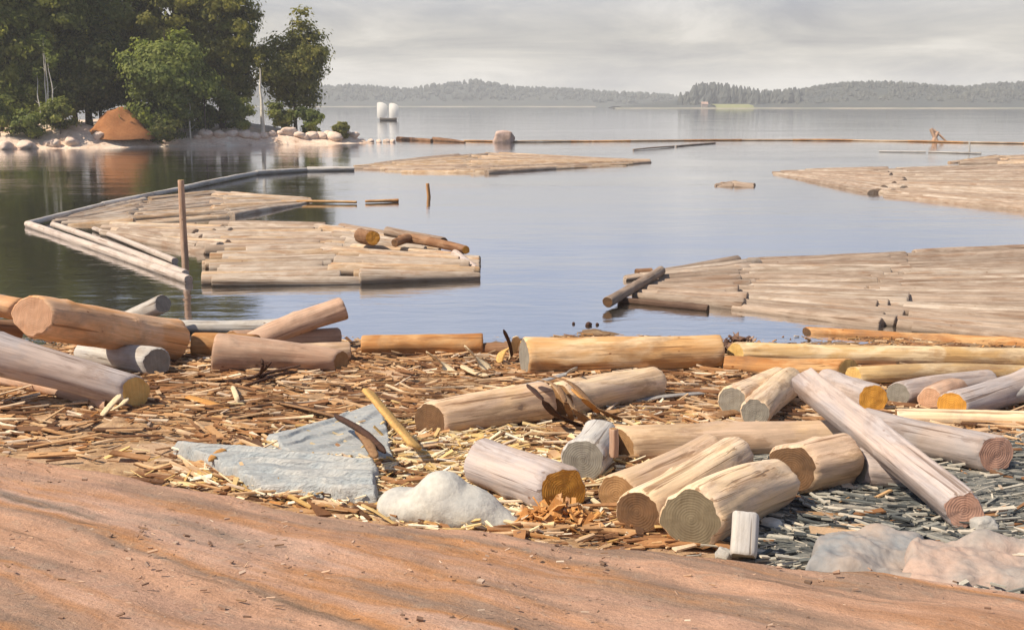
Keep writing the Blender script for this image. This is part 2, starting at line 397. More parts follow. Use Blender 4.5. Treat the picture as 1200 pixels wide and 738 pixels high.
def spot(px, py, rpx, spec):
    """a log end's axis point and radius. spec: ('y', Y) or lift above the beach"""
    if isinstance(spec, tuple):
        p = atY(px, py, spec[1])
    else:
        r = .17; z = .5
        for _ in range(12):
            p = atZ(px, py, z); r = rpx*(p-Vector((0, 0, HC))).length/F; z = gz(p.x, p.y)+r*.93+spec
        p = atZ(px, py, z)
    dist = (p-Vector((0, 0, HC))).dot(Vector((0, math.cos(TH), -math.sin(TH))))
    return p, rpx*dist/F
NL = [0]
GRP = {}
def L(label, e1, e2, mat, ea=None, eb=None, ta=(0, 0), tb=(0, 0), group='logs strewn along the beach', cat='log', **kw):
    NL[0] += 1
    a, ra = spot(*e1); b, rb = spot(*e2)
    o = log(a, b, ra, rb, mat, ea, eb, ta, tb, seed=NL[0], **kw)
    tag(o, label, cat, group); return o
G0 = 'logs strewn along the beach'
# -- left
L('thick peach log propped up at the left shore, its round cut face showing', (38, 370, 24, ('y', 11.3)), (204, 399, 24, ('y', 13.2)), 'peach', 'peach', 'tan', bend=.0)
L('long lilac grey log below the peach log with a yellow cut end', (-60, 398, 26, ('y', 10.3)), (160, 459, 19, 0.0), 'grey', 'grey', 'yellow', tb=(0, -.2))
L('short grey white log with a round brown end under the peach log', (96, 414, 12, 0.02), (184, 424, 17, 0.02), 'white', 'brown', 'grey')
L('small silvery log tip rising behind the peach log', (100, 395, 10, ('y', 14.9)), (191, 356, 11, ('y', 15.0)), 'white', 'grey', 'grey')
L('stubby peach log end at the left edge behind the thick peach log', (-30, 352, 13, ('y', 12.6)), (24, 363, 13, ('y', 12.6)), 'peach', 'peach', 'peach')
L('dark brown log in shadow at the left edge under the peach log', (-40, 384, 11, ('y', 11.4)), (22, 388, 12, ('y', 11.9)), 'brown', 'brown', 'brown')
L('thin reddish brown log below the lilac grey log', (-40, 436, 9, 0.0), (128, 474, 8, -0.02), 'pink', 'brown', 'brown')
L('short tan log in the gap right of the thick peach log', (226, 404, 15, 0.0), (300, 406, 14, 0.0), 'orange', 'tan', 'tan')
L('stout log with a tall grey cut face left of the leaning pink log', (252, 414, 23, 0.0), (400, 424, 13, 0.0), 'pink', 'grey', 'tan', ta=(.1, 0))
L('pink grey log leaning out over the water with its right end raised', (290, 404, 13, ('y', 13.6)), (403, 361, 14, ('y', 14.1)), 'pink', 'tan', 'pink')
L('horizontal pink log lying right beneath the leaning pink log', (272, 399, 12, 0.07), (397, 396, 12, 0.0), 'pink', 'tan', 'pink')
L('flat silvery log floating at the shore behind the leaning pink log', (196, 381, 7, ('y', 15.35)), (345, 381, 9, ('y', 15.3)), 'white', 'grey', 'grey')
L('short pale log below the horizontal pink log', (330, 412, 9, 0.06), (410, 411, 11, 0.02), 'pale', 'tan', 'tan')
L('small log with a round brown end against the stout grey faced log', (296, 425, 10, -.02), (365, 430, 8, -.04), 'pink', 'brown', 'brown')
# -- waterline in the middle
L('tan log at the waterline with a dark round left end', (424, 405, 12, 0.0), (566, 403, 13, 0.0), 'orange', 'brown', 'tan', fa_=.1, fb_=0)
L('short dark brown log between the two long waterline logs', (560, 409, 7, 0.0), (614, 408, 8, 0.0), 'brown', 'brown', 'brown')
L('longest thick orange log at the waterline with a narrow grey face', (614, 418, 22, 0.0), (843, 412, 20, 0.0), 'gold', 'grey', 'brown', bend=.004, fa_=.12)
L('long straight golden log at the waterline on the right', (862, 413, 12, 0.06), (1225, 421, 13, 0.0), 'straw', 'yellow', 'tan', bend=.004)
L('brown log with a sawn yellow right end under the long golden log', (850, 427, 11, -.02), (994, 434, 14, -.02), 'orange', 'brown', 'yellow')
L('straight red brown log afloat between the golden log and the large raft', (945, 392, 9, ('y', 15.3)), (1240, 408, 10, ('y', 14.3)), 'orange', 'brown', 'brown', bend=.003)
L('pale straw coloured log behind the grey logs on the right', (1000, 440, 11, .03), (1225, 440, 11, .02), 'straw', 'yellow', 'yellow')
# -- right middle
L('lilac grey log lying behind the amber ended stump on the right', (1052, 462, 15, 0), (1160, 446, 14, 0.06), 'grey', 'grey', 'grey')
L('short grey log with a bright amber round end above the slanting beam', (1024, 467, 18, 0), (968, 446, 15, 0.03), 'grey', 'amber', 'grey', ta=(0, 0))
L('log with a peach round face beside the half round amber face', (1090, 468, 15, 0), (1128, 452, 14, 0.02), 'pink', 'peach', 'tan')
L('large grey log with a half round amber face at the right', (1115, 476, 18, 0.0), (1225, 440, 18, 0.06), 'grey', 'amber', 'grey')
L('pale stub with a dark face at the right edge', (1180, 464, 11, .05), (1225, 456, 12, .05), 'white', 'brown', 'grey')
L('pale yellow log lying flat above the lilac log with the pink end', (1050, 489, 11, -.03), (1225, 494, 12, -.03), 'cream', 'tan', 'tan')
L('lilac grey log with a pinkish sawn end right of the slanting beam', (1010, 498, 20, 0), (1168, 532, 22, 0), 'grey', 'grey', 'pink', bend=.005)
L('grey beige log, left one of the pair behind the wedge ended log', (858, 470, 18, 0), (912, 446, 16, 0), 'cream', 'grey', 'grey')
L('cream log, right one of the pair behind the wedge ended log', (885, 484, 18, 0), (925, 448, 18, .02), 'cream', 'grey', 'grey')
# -- centre
L('big pale log with a dark brown face under the bark strips', (503, 492, 21, 0), (640, 470, 25, 0), 'pale', 'brown', 'tan', bend=.005)
L('cream log right of the bark strips in the middle of the beach', (652, 470, 22, 0), (768, 448, 19, 0), 'cream', 'tan', 'tan')
L('long pinkish log half sunk in chips behind the row of cut logs', (724, 523, 23, -.05), (990, 511, 21, -.05), 'pale', 'tan', 'tan', bend=.006)
L('grey log with a bright golden cut face beside the white boulder', (562, 540, 28, .04), (660, 576, 30, .0), 'grey', 'grey', 'amber', tb=(0, 0), bend=.004)
L('short whitish stump with a grey face behind the golden faced log', (683, 540, 27, 0), (704, 512, 23, 0), 'white', 'grey', 'grey')
L('log with a tan brown face, leftmost of the three side by side', (722, 579, 24, 0), (832, 530, 23, .03), 'pale', 'tan', 'tan')
L('log with a round olive brown face, middle one of the three side by side', (746, 600, 27, 0), (862, 534, 25, .03), 'cream', 'brown', 'tan')
L('thickest log with an uneven olive face, rightmost of the three side by side', (810, 609, 37, 0), (912, 566, 29, 0), 'cream', 'olive', 'tan', lump=.11)
L('stout log with a dark brown wedge shaped face above the grey debris', (928, 550, 30, 0), (990, 536, 30, 0), 'pale', 'brown', 'tan', lump=.1, ta=(.0, .0))
L('shaded lilac log behind the slanting beam', (1000, 546, 23, -.02), (1068, 556, 19, -.02), 'grey', 'grey', 'grey')
L('long slanting beam leaning over the other logs with its foot on the grey debris', (942, 448, 17, ('y', 8.95)), (1130, 598, 23, 0.0), 'grey', 'grey', 'pink', bend=.003, square=.75, cat='beam')
o = L('short upright split block standing before the thickest log', (871, 652, 17, ('y', 6.22)), (874, 602, 17, ('y', 6.36)), 'white', 'grey', 'yellow', square=.5, cat='wood block', group='upright wood pieces', knots=0)
L('narrow brown upright piece beside the whitish stump', (719, 535, 5, ('y', 7.95)), (719, 502, 5, ('y', 7.95)), 'pink', 'tan', 'tan', square=.4, cat='board', group='upright wood pieces', knots=0)

# ------------------------------------------------------------------ rafts
def poly_at(pl, x):
    for (x0, y0), (x1, y1) in zip(pl, pl[1:]):
        if x <= x1: return y0+(y1-y0)*max(0, (x-x0))/(x1-x0)
    return pl[-1][1]
def raft(label, top, bot, xb, dia, mats, seed, z=.07, group='timber rafts moored on the lake', cap=100, gapy=.08):
    """logs lashed into a raft between an upper and a lower outline; xb are the joints along it"""
    r_ = random.Random(seed)
    c = atZ(sum(xb)/len(xb), (poly_at(top, sum(xb)/len(xb))+poly_at(bot, sum(xb)/len(xb)))/2, 0)
    root = empty('timber_raft', c); tag(root, label, 'raft', group)
    k = 0
    for xa, xe in zip(xb, xb[1:]):
        def pt(x, t): return atZ(x, poly_at(bot, x), z).lerp(atZ(x, poly_at(top, x), z), t)
        wd = ((pt(xa, 0)-pt(xa, 1)).length*.5+(pt(xe, 0)-pt(xe, 1)).length*.5+(pt((xa+xe)/2, 0)-pt((xa+xe)/2, 1)).length)/2
        n = max(1, round(wd/dia))
        for i in range(n):
            if k >= cap: break
            t = (i+.5)/n
            j = (xe-xa)*.16
            x0 = xa+(r_.uniform(-j, j) if xa != xb[0] or 0 < i < n-1 else 0)+ (r_.uniform(0, 2*j) if xa == xb[0] else 0)
            x1 = xe+r_.uniform(-j, j)
            a, b = pt(max(x0, xb[0]), t), pt(min(x1, xb[-1]), t)
            if (a-b).length < .4: continue
            sp0 = (pt(x0, 0)-pt(x0, 1)).length/n; sp1 = (pt(x1, 0)-pt(x1, 1)).length/n
            r0 = min(max(sp0*.54, .4*dia*.7), dia*.62); r1 = min(max(sp1*.54, .4*dia*.7), dia*.62)
            s = r_.uniform(.85, 1.1)
            a.z += r_.uniform(-.05, .04); b.z += r_.uniform(-.05, .04)
            if r_.random() < gapy: continue
            o = log(a, b, r0*s, r1*s, r_.choice(mats), seed=seed*200+i*7+int(xa), lump=.06, seg=max(8, int((b-a).length/.4)), knots=1, bend=.004, parent=None)
            o.name = 'raft_log'
            o.location = o.location-c; o.parent = root; k += 1
    return root
rp, rq, rg = W['raftpale'], W['raft'], W['raftgold']
raft('large grey brown raft of logs at the near right running out of the picture', [(728, 326), (760, 316), (860, 306), (1000, 302), (1120, 298), (1240, 292)],
     [(728, 347), (800, 354), (900, 367), (1000, 379), (1100, 392), (1240, 408)], [732, 870, 1040, 1240], .215, [rq, rq, rp], 3, z=.02, gapy=.04)
raft('far right raft of logs ending in a long point to the left', [(905, 202), (1000, 201), (1100, 199), (1240, 196)], [(905, 205), (960, 214), (1030, 230), (1100, 238), (1240, 252)],
     [905, 1040, 1240], .40, [rq, rq, rp], 4, z=-.02, gapy=.02)
raft('small raft of logs at the right edge beyond the pointed raft', [(1112, 191), (1160, 186), (1240, 184)], [(1112, 193), (1240, 194)], [1112, 1175, 1240], .4, [rq, rg], 5, z=-.02)
raft('brown spindle shaped raft floating far out in the centre', [(415, 195), (480, 190), (560, 183), (640, 180), (700, 185), (762, 189)], [(415, 199), (470, 204), (560, 205), (660, 202), (720, 197), (762, 191.5)],
     [415, 560, 762], .36, [rg, rq, rq, rg], 6, z=-.03, gapy=.03)
raft('faint small mat of logs alone in open water at centre right', [(838, 217), (860, 214.5), (884, 217.5)], [(838, 219), (884, 220)], [838, 862, 884], .2, [rq], 7, z=.0, gapy=0)
raft('pale raft of broad logs nearest on the left, right of the boom point', [(237, 296), (400, 290), (548, 301)], [(237, 332), (400, 330), (575, 323)], [237, 400, 562], .23, [rg, rp, rg, rp], 8, z=.07, gapy=0)
raft('long middle raft of logs behind the nearest left raft', [(120, 263), (250, 266), (420, 267), (520, 287)], [(130, 277), (190, 290), (240, 297), (400, 293), (520, 296)],
     [120, 250, 390, 515], .25, [rq, rp, rg, rp], 9, z=.03, gapy=.03)
raft('pale raft of loose logs inside the left boom, farthest back', [(62, 259), (150, 240), (213, 226), (280, 228), (365, 234)], [(62, 264), (120, 266), (220, 262), (300, 252), (365, 238)],
     [62, 160, 262, 365], .27, [rp, rp, rg], 10, z=-.01, gapy=.25)
GB = 'boom poles chained round the rafts'
def zl(label, p1, r1, p2, r2, mat, z=.06, group=GB, cat='boom log', name='boom_log', **kw):
    a, b = atZ(*p1, z), atZ(*p2, z)
    ra, rb = r1*a.length/F, r2*b.length/F; a.z, b.z = max(z, ra*.35), max(z, rb*.35)
    NL[0] += 1
    o = log(a, b, ra, rb, mat, seed=NL[0], seg=24, bend=kw.pop('bend', .005), name=name, **kw); tag(o, label, cat, group); return o
zl('outer grey blue boom pole slanting to the near left corner of the rafts', (33, 263), 4.2, (221, 328), 5.5, 'boom', bend=.003)
zl('inner pale boom pole beside the outer slanting boom pole', (62, 263), 3.2, (217, 321), 5, 'boom', z=.1, bend=.003)
zl('third short boom pole inside the left boom corner', (110, 268), 2.5, (205, 306), 4, 'boom', bend=.003)
arm = [(34, 262), (120, 240), (213, 221), (300, 203), (360, 199), (415, 198)]
for (p, q_), lb in zip(zip(arm, arm[1:]), ['first pale boom pole running back from the left boom corner', 'second pale boom pole in the back left arm, ending by the upright stake', 'third pale boom pole in the back left arm, just past the upright stake',
                       'thin pale boom pole crossing the reflections of the trees', 'thin pale boom pole touching the spindle shaped raft']):
    zl(lb, p, 3.2, q_, 2.4, 'white', z=.1, bend=.002)
zl('thin tan pole afloat beyond the middle raft, left one of two in line', (330, 236), 1.5, (418, 237), 1.5, 'gold')
zl('thin tan pole afloat beyond the middle raft, right one of two in line', (428, 236), 1.5, (467, 235), 2, 'orange')
# the long thin boom line across the lake
BL = [(470, 163), (545, 165), (600, 166), (668, 165.5), (738, 165), (800, 164.5), (868, 164), (930, 164), (1000, 164.5), (1065, 165.5), (1130, 167), (1200, 168), (1270, 169)]
for i, (p, q_) in enumerate(zip(BL[1:], BL[2:])):
    zl('slender boom pole of the long line across the lake, '+['first', 'second', 'third', 'fourth', 'fifth', 'sixth', 'seventh', 'eighth', 'ninth', 'tenth', 'eleventh', 'twelfth'][i]+' from the left', (p[0]-1, p[1]), .95, (q_[0]+1, q_[1]), 1.0, 'raftgold' if i % 2 else 'orange', group='boom poles of the long line across the lake')
zl('dark log afloat at the tip of the wooded point, left one of two', (466, 163), 2.6, (506, 165), 2.2, 'brown', group='dark logs off the wooded point', cat='log', name='floating_log')
zl('dark tapering log afloat off the wooded point, right one of two', (508, 164), 3.0, (545, 166.5), 1.0, 'brown', group='dark logs off the wooded point', cat='log', name='floating_log')
zl('lone thin log afloat in front of the long boom line, left part', (742, 175.5), .9, (790, 171.5), .9, 'raft', group='thin logs afloat before the long boom', cat='log', name='floating_log')
zl('lone thin log afloat in front of the long boom line, right part', (792, 171.3), .9, (838, 167.5), .9, 'raft', group='thin logs afloat before the long boom', cat='log', name='floating_log')
zl('pale thin boom pole afloat beyond the pointed right raft, left one', (1030, 177.5), .8, (1085, 178), .8, 'white', group='pale thin poles far right')
zl('pale thin boom pole afloat beyond the pointed right raft, right one', (1088, 178), .8, (1150, 179.5), .8, 'white', group='pale thin poles far right')
# things on the rafts
def L2(label, e1, e2, *a, **k): return L(label, (*e1[:3], ('y', e1[3])), (*e2[:3], ('y', e2[3])), *a, group='odd logs lying on the rafts', **k)
def Yz(px, py, z): return atZ(px, py, z).y
y0 = Yz(430, 288, .25)
L2('short thick log with an orange face lying on the middle raft', (437, 279, 9, y0), (422, 276, 8.5, y0+.55), 'brown', 'amber', 'grey')
L2('small dark faced stub beside the orange faced log on the raft', (462, 285, 5, y0), (480, 279, 5, y0+.4), 'brown', 'brown', 'brown')
L2('grey brown log sloping along the back of the middle raft', (452, 271, 5.5, y0+.9), (520, 284, 6, y0+.2), 'raft', 'brown', 'brown')
L2('long grey brown log sloping to a red tip at the end of the middle raft', (470, 278, 6, y0+.7), (546, 293, 5, y0-.5), 'brown', 'brown', 'amber')
L2('short grey log lying across the right tip of the near left raft', (533, 297, 5, y0-.4), (558, 316, 5, 20.9), 'grey', 'brown', 'amber')
L2('grey cross log lying over the left end of the large right raft', (775, 317, 5.5, Yz(775, 317, .2)), (712, 354, 6.5, Yz(712, 354, .12)), 'raft', 'brown', 'brown', bend=.003)
L2('dark stub at the left tip of the large right raft', (745, 319, 4, Yz(745, 319, .08)), (764, 318, 4, Yz(764, 318, .08)), 'brown', 'brown', 'brown')
L2('dark waterlogged log along the near edge of the large right raft', (725, 352, 4, Yz(725, 352, .03)), (830, 362, 5, Yz(830, 362, .03)), 'dark', 'brown', 'brown')

# upright stake in the water on the left, leaning stake, far bits
def stake(label, px, ybase, pxt, ytop, rpx, mat, **k):
    b = atZ(px, ybase, 0); t = atY(pxt, ytop, b.y+.05); dr = (b-t)*.35
    NL[0] += 1
    o = log(b+Vector((0, 0, -1.0)), t, rpx*b.length/F, rpx*.8*b.length/F, mat, None, 'yellow', seed=NL[0], name='stake', seg=24, **k)
    return tag(o, label, 'stake', 'stakes standing in the water')
stake('tall reddish stake standing in the water through the left rafts', 217, 302, 212, 211, 4.2, 'pink', bend=.008)
stake('short orange stake leaning left in open water', 505, 231, 501, 215, 2.6, 'orange')
stake('thin white stake beyond the pointed right raft', 1137, 178, 1136, 166, 1.0, 'white')
bp_ = empty('broken_beams', atZ(1098, 166, 0)); tag(bp_, 'small tripod of broken brown beams on the long boom at the right', 'broken beams')
for (x0, y0_, x1, y1_, r_) in ((1091, 151, 1098, 166, 2.2), (1099, 155, 1093, 166, 2.2), (1094, 152, 1110, 166, 1.2)):
    Yb = atZ(1098, 166, 0).y
    o = log(atY(x0, y0_, Yb), atY(x1, y1_+1, Yb-.3), r_*Yb/F, r_*Yb/F, 'pink', seed=int(x0), seg=8, knots=0, name='beam'); o.location -= bp_.location; o.parent = bp_

# ------------------------------------------------------------------ rocks
def rockmat(name, a, b, scale=3, stretch=(1, 1, 1)): return simple(name, a, b, scale, .85, .6, .03, stretch)
RM = dict(white=rockmat('pale_boulder', (.56, .54, .49), (.42, .42, .41)), grey=rockmat('grey_stone', (.36, .37, .37), (.44, .40, .36)),
          pink=rockmat('pink_granite', (.46, .33, .27), (.33, .30, .28)), blue=rockmat('blue_grey_stone', (.24, .26, .28), (.38, .30, .25), 2.2))
def rock(label, center, rad, mat, seed, cat='boulder', group=None, rz=0, sub=4, cuts=6, name='boulder'):
    bm = bmesh.new(); bmesh.ops.create_icosphere(bm, subdivisions=sub, radius=1)
    r_ = random.Random(seed); pls = []
    for _ in range(cuts):
        v = Vector((r_.gauss(0, 1), r_.gauss(0, 1), r_.gauss(0, 1))).normalized(); pls.append((v, r_.uniform(.62, .88)))
    for v in bm.verts:
        p = v.co.copy()
        for n_, d_ in pls:
            e = p.dot(n_)-d_
            if e > 0: p -= n_*e*.85
        k = 1+.16*noise.noise(p*1.3+Vector((seed, 0, 0)))+.07*noise.noise(p*3.5+Vector((0, seed, 0)))+.025*noise.noise(p*9)
        v.co = Vector((p.x*k*rad[0], p.y*k*rad[1], p.z*k*rad[2]))
    me = bpy.data.meshes.new(name); bm.to_mesh(me); bm.free()
    me.polygons.foreach_set('use_smooth', [True]*len(me.polygons)); me.materials.append(mat)
    o = bpy.data.objects.new(name, me); C.collection.objects.link(o); o.location = center; o.rotation_euler = (0, 0, rz)
    return tag(o, label, cat, group)
def blobrock(label, blobs, mat, name='boulder', cat='boulder', vox=.022, group=None):
    """one stone from several overlapping lumps"""
    bm = bmesh.new(); c0 = blobs[0][0]
    for (c, rad, rz) in blobs:
        M = Matrix.Translation(c-c0) @ Matrix.Rotation(rz, 4, 'Z') @ Matrix.Diagonal((*rad, 1))
        bmesh.ops.create_icosphere(bm, subdivisions=4, radius=1, matrix=M)
    me = bpy.data.meshes.new('tmp'); bm.to_mesh(me); bm.free()
    o = bpy.data.objects.new('tmp', me); C.collection.objects.link(o)
    md = o.modifiers.new('r', 'REMESH'); md.mode = 'VOXEL'; md.voxel_size = vox
    s = o.modifiers.new('s', 'SMOOTH'); s.iterations = 34; s.factor = .7
    dg = bpy.context.evaluated_depsgraph_get(); me2 = bpy.data.meshes.new_from_object(o.evaluated_get(dg))
    for v in me2.vertices:
        p = v.co; v.co = p+v.normal*(.025*noise.noise(p*2.2)+.006*noise.noise(p*9)+.004*noise.noise(p*28))
    bpy.data.objects.remove(o); me2.name = name; me2.materials.clear(); me2.materials.append(mat)
    me2.polygons.foreach_set('use_smooth', [True]*len(me2.polygons))
    o = bpy.data.objects.new(name, me2); C.collection.objects.link(o); o.location = c0
    return tag(o, label, cat, group)
p = on(520, 610)
blobrock('smooth white boulder with a hollow beside the golden faced log', [
    (p+Vector((-.02, .05, .12)), (.20, .24, .22), 0), (p+Vector((.14, .0, .08)), (.26, .22, .15), -.3), (p+Vector((.30, -.05, .0)), (.27, .15, .11), -.3), (p+Vector((.02, .03, .08)), (.34, .2, .14), 0),
    (p+Vector((-.28, .13, .04)), (.20, .22, .15), .3)], RM['white'])

def slab(label, cor, h, mat, nu=70, nv=44, ridges=6, amp=.02, name='stone_slab', cat='stone slab', seed=0, group=None, lumpy=.03, fine=.012, step=False):
    """low rock with a closed underside; corners given as pixels, anticlockwise from near left"""
    P = [on(*c) for c in cor]; c0 = sum(P, Vector())/4; V = []; top = []
    for j in range(nv+1):
        for i in range(nu+1):
            u, v = i/nu, j/nv
            q = P[0].lerp(P[1], u).lerp(P[3].lerp(P[2], u), v)
            wob = Vector((noise.noise(Vector((u*5, v*5, seed))), noise.noise(Vector((u*5, v*5, seed+9))), 0))*.05
            q += wob
            ed = min(min(u, 1-u)*nu/(3 if step else 7), min(v, 1-v)*nv/(2 if step else 5), 1); ed = ed**(.3 if step else .45) if ed > 0 else 0
            rid = abs(((v*ridges+.35*noise.noise(Vector((u*2, v*3, seed)))) % 1)-.5)*2
            if step:
                w_ = v*ridges-u*1.3+.25*noise.noise(Vector((u*1.5, v*2, seed))); rid = 1-(w_ % 1); rid = rid*min(1, (w_ % 1)/.12)
            z = gz(q.x, q.y)-.06+ed*(h+amp*rid+lumpy*noise.noise(q*2.4+Vector((0, 0, seed)))+fine*noise.noise(q*9)+fine*.45*noise.noise(q*26))
            V.append(Vector((q.x, q.y, z))-c0)
    n = nu+1
    Fc = [(j*n+i, j*n+i+1, (j+1)*n+i+1, (j+1)*n+i) for j in range(nv) for i in range(nu)]
    k = len(V); V += [v-Vector((0, 0, .12)) for v in V]
    Fc += [tuple(x+k for x in f[::-1]) for f in Fc]
    rim = [i for i in range(n)]+[j*n+nu for j in range(1, nv+1)]+[nv*n+i for i in range(nu-1, -1, -1)]+[j*n for j in range(nv-1, 0, -1)]
    for a, b in zip(rim, rim[1:]+rim[:1]): Fc.append((b, a, a+k, b+k))
    o = mesh_from(name, V, Fc, mat); o.location = c0; return tag(o, label, cat, group)
slabm = simple('weathered_slab', (.36, .40, .43), (.48, .48, .47), 2.2, .85, .9, .04, (1.6, 8, 2))
slab('large flat blue grey ridged slab lying left of the white boulder', [(300, 580), (444, 594), (442, 552), (200, 530)], .15, slabm, ridges=5, seed=2, step=True, amp=.055, lumpy=.02, fine=.006, nu=90, nv=80, group='grey slabs on the beach')
slab('upper grey slab lying under the yellow plank', [(335, 540), (462, 545), (450, 478), (312, 520)], .13, slabm, ridges=3, seed=5, step=True, amp=.03, lumpy=.02, fine=.006, nu=90, nv=80, group='grey slabs on the beach')
slab('low blue grey and pink rock at the bottom right, left of its pair', [(940, 684), (1100, 690), (1085, 640), (960, 632)], .15, RM['blue'], ridges=2, seed=8, name='boulder', cat='boulder', lumpy=.10, amp=.04, fine=.022, group='low rocks at the bottom right')
slab('wide pinkish rock at the bottom right corner', [(1050, 696), (1235, 694), (1235, 640), (1060, 648)], .15, RM['pink'], ridges=2, seed=11, name='boulder', cat='boulder', lumpy=.10, amp=.04, fine=.022, group='low rocks at the bottom right')
rock('small round dark grey stone right of the foot of the slanting beam', on(1153, 616, .03), (.09, .09, .07), RM['grey'], 3, group='small stones on the grey debris')
rock('small pale stone beside the thickest log on the grey debris', on(905, 615, .02), (.10, .08, .05), RM['white'], 5, group='small stones on the grey debris')
rock('small grey stone at the foot of the upright split block', on(848, 650, .02), (.05, .05, .06), RM['grey'], 8, group='small stones on the grey debris')

# ------------------------------------------------------------------ planks, strips, twigs
def board(label, pts, wid, th, mat, cat='plank', group=None, roll=0, name='plank', seed=0, curl=0, parent=None, taper=.3):
    """a split board or bark strip swept along points; ragged pointed ends"""
    r_ = random.Random(seed+1); c0 = pts[0].copy(); n = 5
    fine = []
    m = max(4, int(26/len(pts)))
    P = [pts[0]]+list(pts)+[pts[-1]]
    for i in range(1, len(P)-2):
        for k in range(m):
            t = k/m; a, b, c, d = P[i-1], P[i], P[i+1], P[i+2]
            fine.append(.5*((2*b)+(c-a)*t+(2*a-5*b+4*c-d)*t*t+(3*b-a-3*c+d)*t**3))
    fine.append(pts[-1]); N = len(fine); V = []; Fc = []
    for j, p in enumerate(fine):
        tg = (fine[min(j+1, N-1)]-fine[max(j-1, 0)]).normalized(); s = j/(N-1)
        side = tg.cross(Vector((0, 0, 1)))
        if side.length < .1: side = Vector((1, 0, 0))
        side.normalize(); up = side.cross(tg); a = roll+curl*(s-.5)
        side, up = side*math.cos(a)+up*math.sin(a), up*math.cos(a)-side*math.sin(a)
        e = min(1, min(s, 1-s)/max(taper, .01)*1.6+.22); ww = wid*.5*e*(1+.2*noise.noise(Vector((s*6, seed, 0))))
        for k in range(n):
            u = k/(n-1)*2-1; zz = .004*noise.noise(Vector((s*9, k, seed)))+th*.5*(1-u*u*.4)*(.35+.65*e)
            V.append(p-c0+side*u*ww+up*zz)
        for k in range(n-1, -1, -1):
            u = k/(n-1)*2-1; V.append(p-c0+side*u*ww-up*th*.5*(.35+.65*e))
    K = 2*n
    for j in range(N-1):
        for k in range(K):
            l_ = (k+1) % K; Fc.append((j*K+k, (j+1)*K+k, (j+1)*K+l_, j*K+l_))
    Fc.append(tuple(range(K))); Fc.append(tuple((N-1)*K+k for k in range(K-1, -1, -1)))
    o = mesh_from(name, V, Fc, mat, parent); o.location = c0
    for f in o.data.polygons: f.use_smooth = True
    if label: tag(o, label, cat, group)
    return o
# swap grain axis for boards: their own material with world-ish fibre noise
def fibmat(name, a, b, stretch=(30, 30, 30)):
    m, g = newmat(name); tc = g.add('ShaderNodeTexCoord'); n = g.noise((tc, 'Object'), 14, 6, .7, 1.2); n2_ = g.noise((tc, 'Object'), 55, 4, .6)
    c = g.mix(g.ramp(n, [(.35, 0), (.65, 1)]), a, b); c = g.mix(.6, c, g.ramp(n2_, [(.3, .65), (.7, 1.2)]), 'MULTIPLY')
    g.pbr(c, .85, g.bump(g.math('ADD', n, n2_), .5, .01), .2); return m
FM = dict(yellow=fibmat('split_yellow', (.66, .42, .15), (.54, .32, .12)), cream=fibmat('split_cream', (.72, .60, .42), (.62, .48, .30)),
          brown=fibmat('bark_brown', (.32, .19, .10), (.20, .11, .06)), dark=fibmat('bark_dark', (.09, .045, .03), (.05, .03, .025)),
          tan=fibmat('bark_tan', (.48, .32, .19), (.36, .22, .12)), grey=fibmat('bark_grey', (.36, .34, .33), (.26, .25, .25)),
          orange=fibmat('bark_orange', (.58, .30, .09), (.46, .22, .07)))
B = board
def op(*l): return [on(x, y, z) for x, y, z in l]
B('yellow split plank standing slanted left of the dark faced log', [atY(430, 456, 8.9), atY(461, 493, 8.5), atY(489, 525, 8.15)], .13, .035, FM['yellow'], roll=.5, taper=.02, group='planks left in the debris')
B('dark broken branch lying across the upper grey slab', op((392, 486, .22), (425, 505, .27), (452, 530, .2)), .05, .04, FM['dark'], 'branch', name='branch')
B('red brown bark strip under the dark broken branch', op((418, 502, .24), (432, 520, .24), (440, 536, .2)), .07, .03, FM['brown'], 'bark strip', 'bark strips over the pale logs', name='bark_strip')
zt = .42
strips = [((622, 444), (648, 450), (672, 478), (690, 496), .10, 'tan', 'widest tan bark strip curling over the seam of the two pale logs'), ((640, 440), (668, 448), (700, 478), (735, 494), .08, 'brown', 'longest brown bark strip curling down to the right of the pale logs'),
          ((655, 452), (662, 470), (668, 485), (670, 494), .05, 'brown', 'short dark bark strip hanging straight down between the pale logs'), ((670, 455), (684, 468), (696, 478), (702, 484), .05, 'orange', 'short orange bark strip right of the seam of the pale logs'),
          ((618, 450), (634, 466), (652, 486), (684, 500), .07, 'dark', 'darkest bark strip below the seam of the two pale logs')]
for i, (a, b, c, d, wd, mt, lb) in enumerate(strips):
    B(lb, [on(*a, .44), on(*b, .40), on(*c, .22), on(*d, .05)], wd, .012, FM[mt], 'bark strip', 'bark strips over the pale logs', name='bark_strip', seed=i, roll=.3, taper=.2)
B('lilac bark strip with a curled pale tip in front of the longest orange log', [on(605, 452, .25), on(635, 446, .35), on(662, 438, .35), on(676, 430, .45)], .07, .012, FM['grey'], 'bark strip', 'bark strips over the pale logs', name='bark_strip', taper=.3)
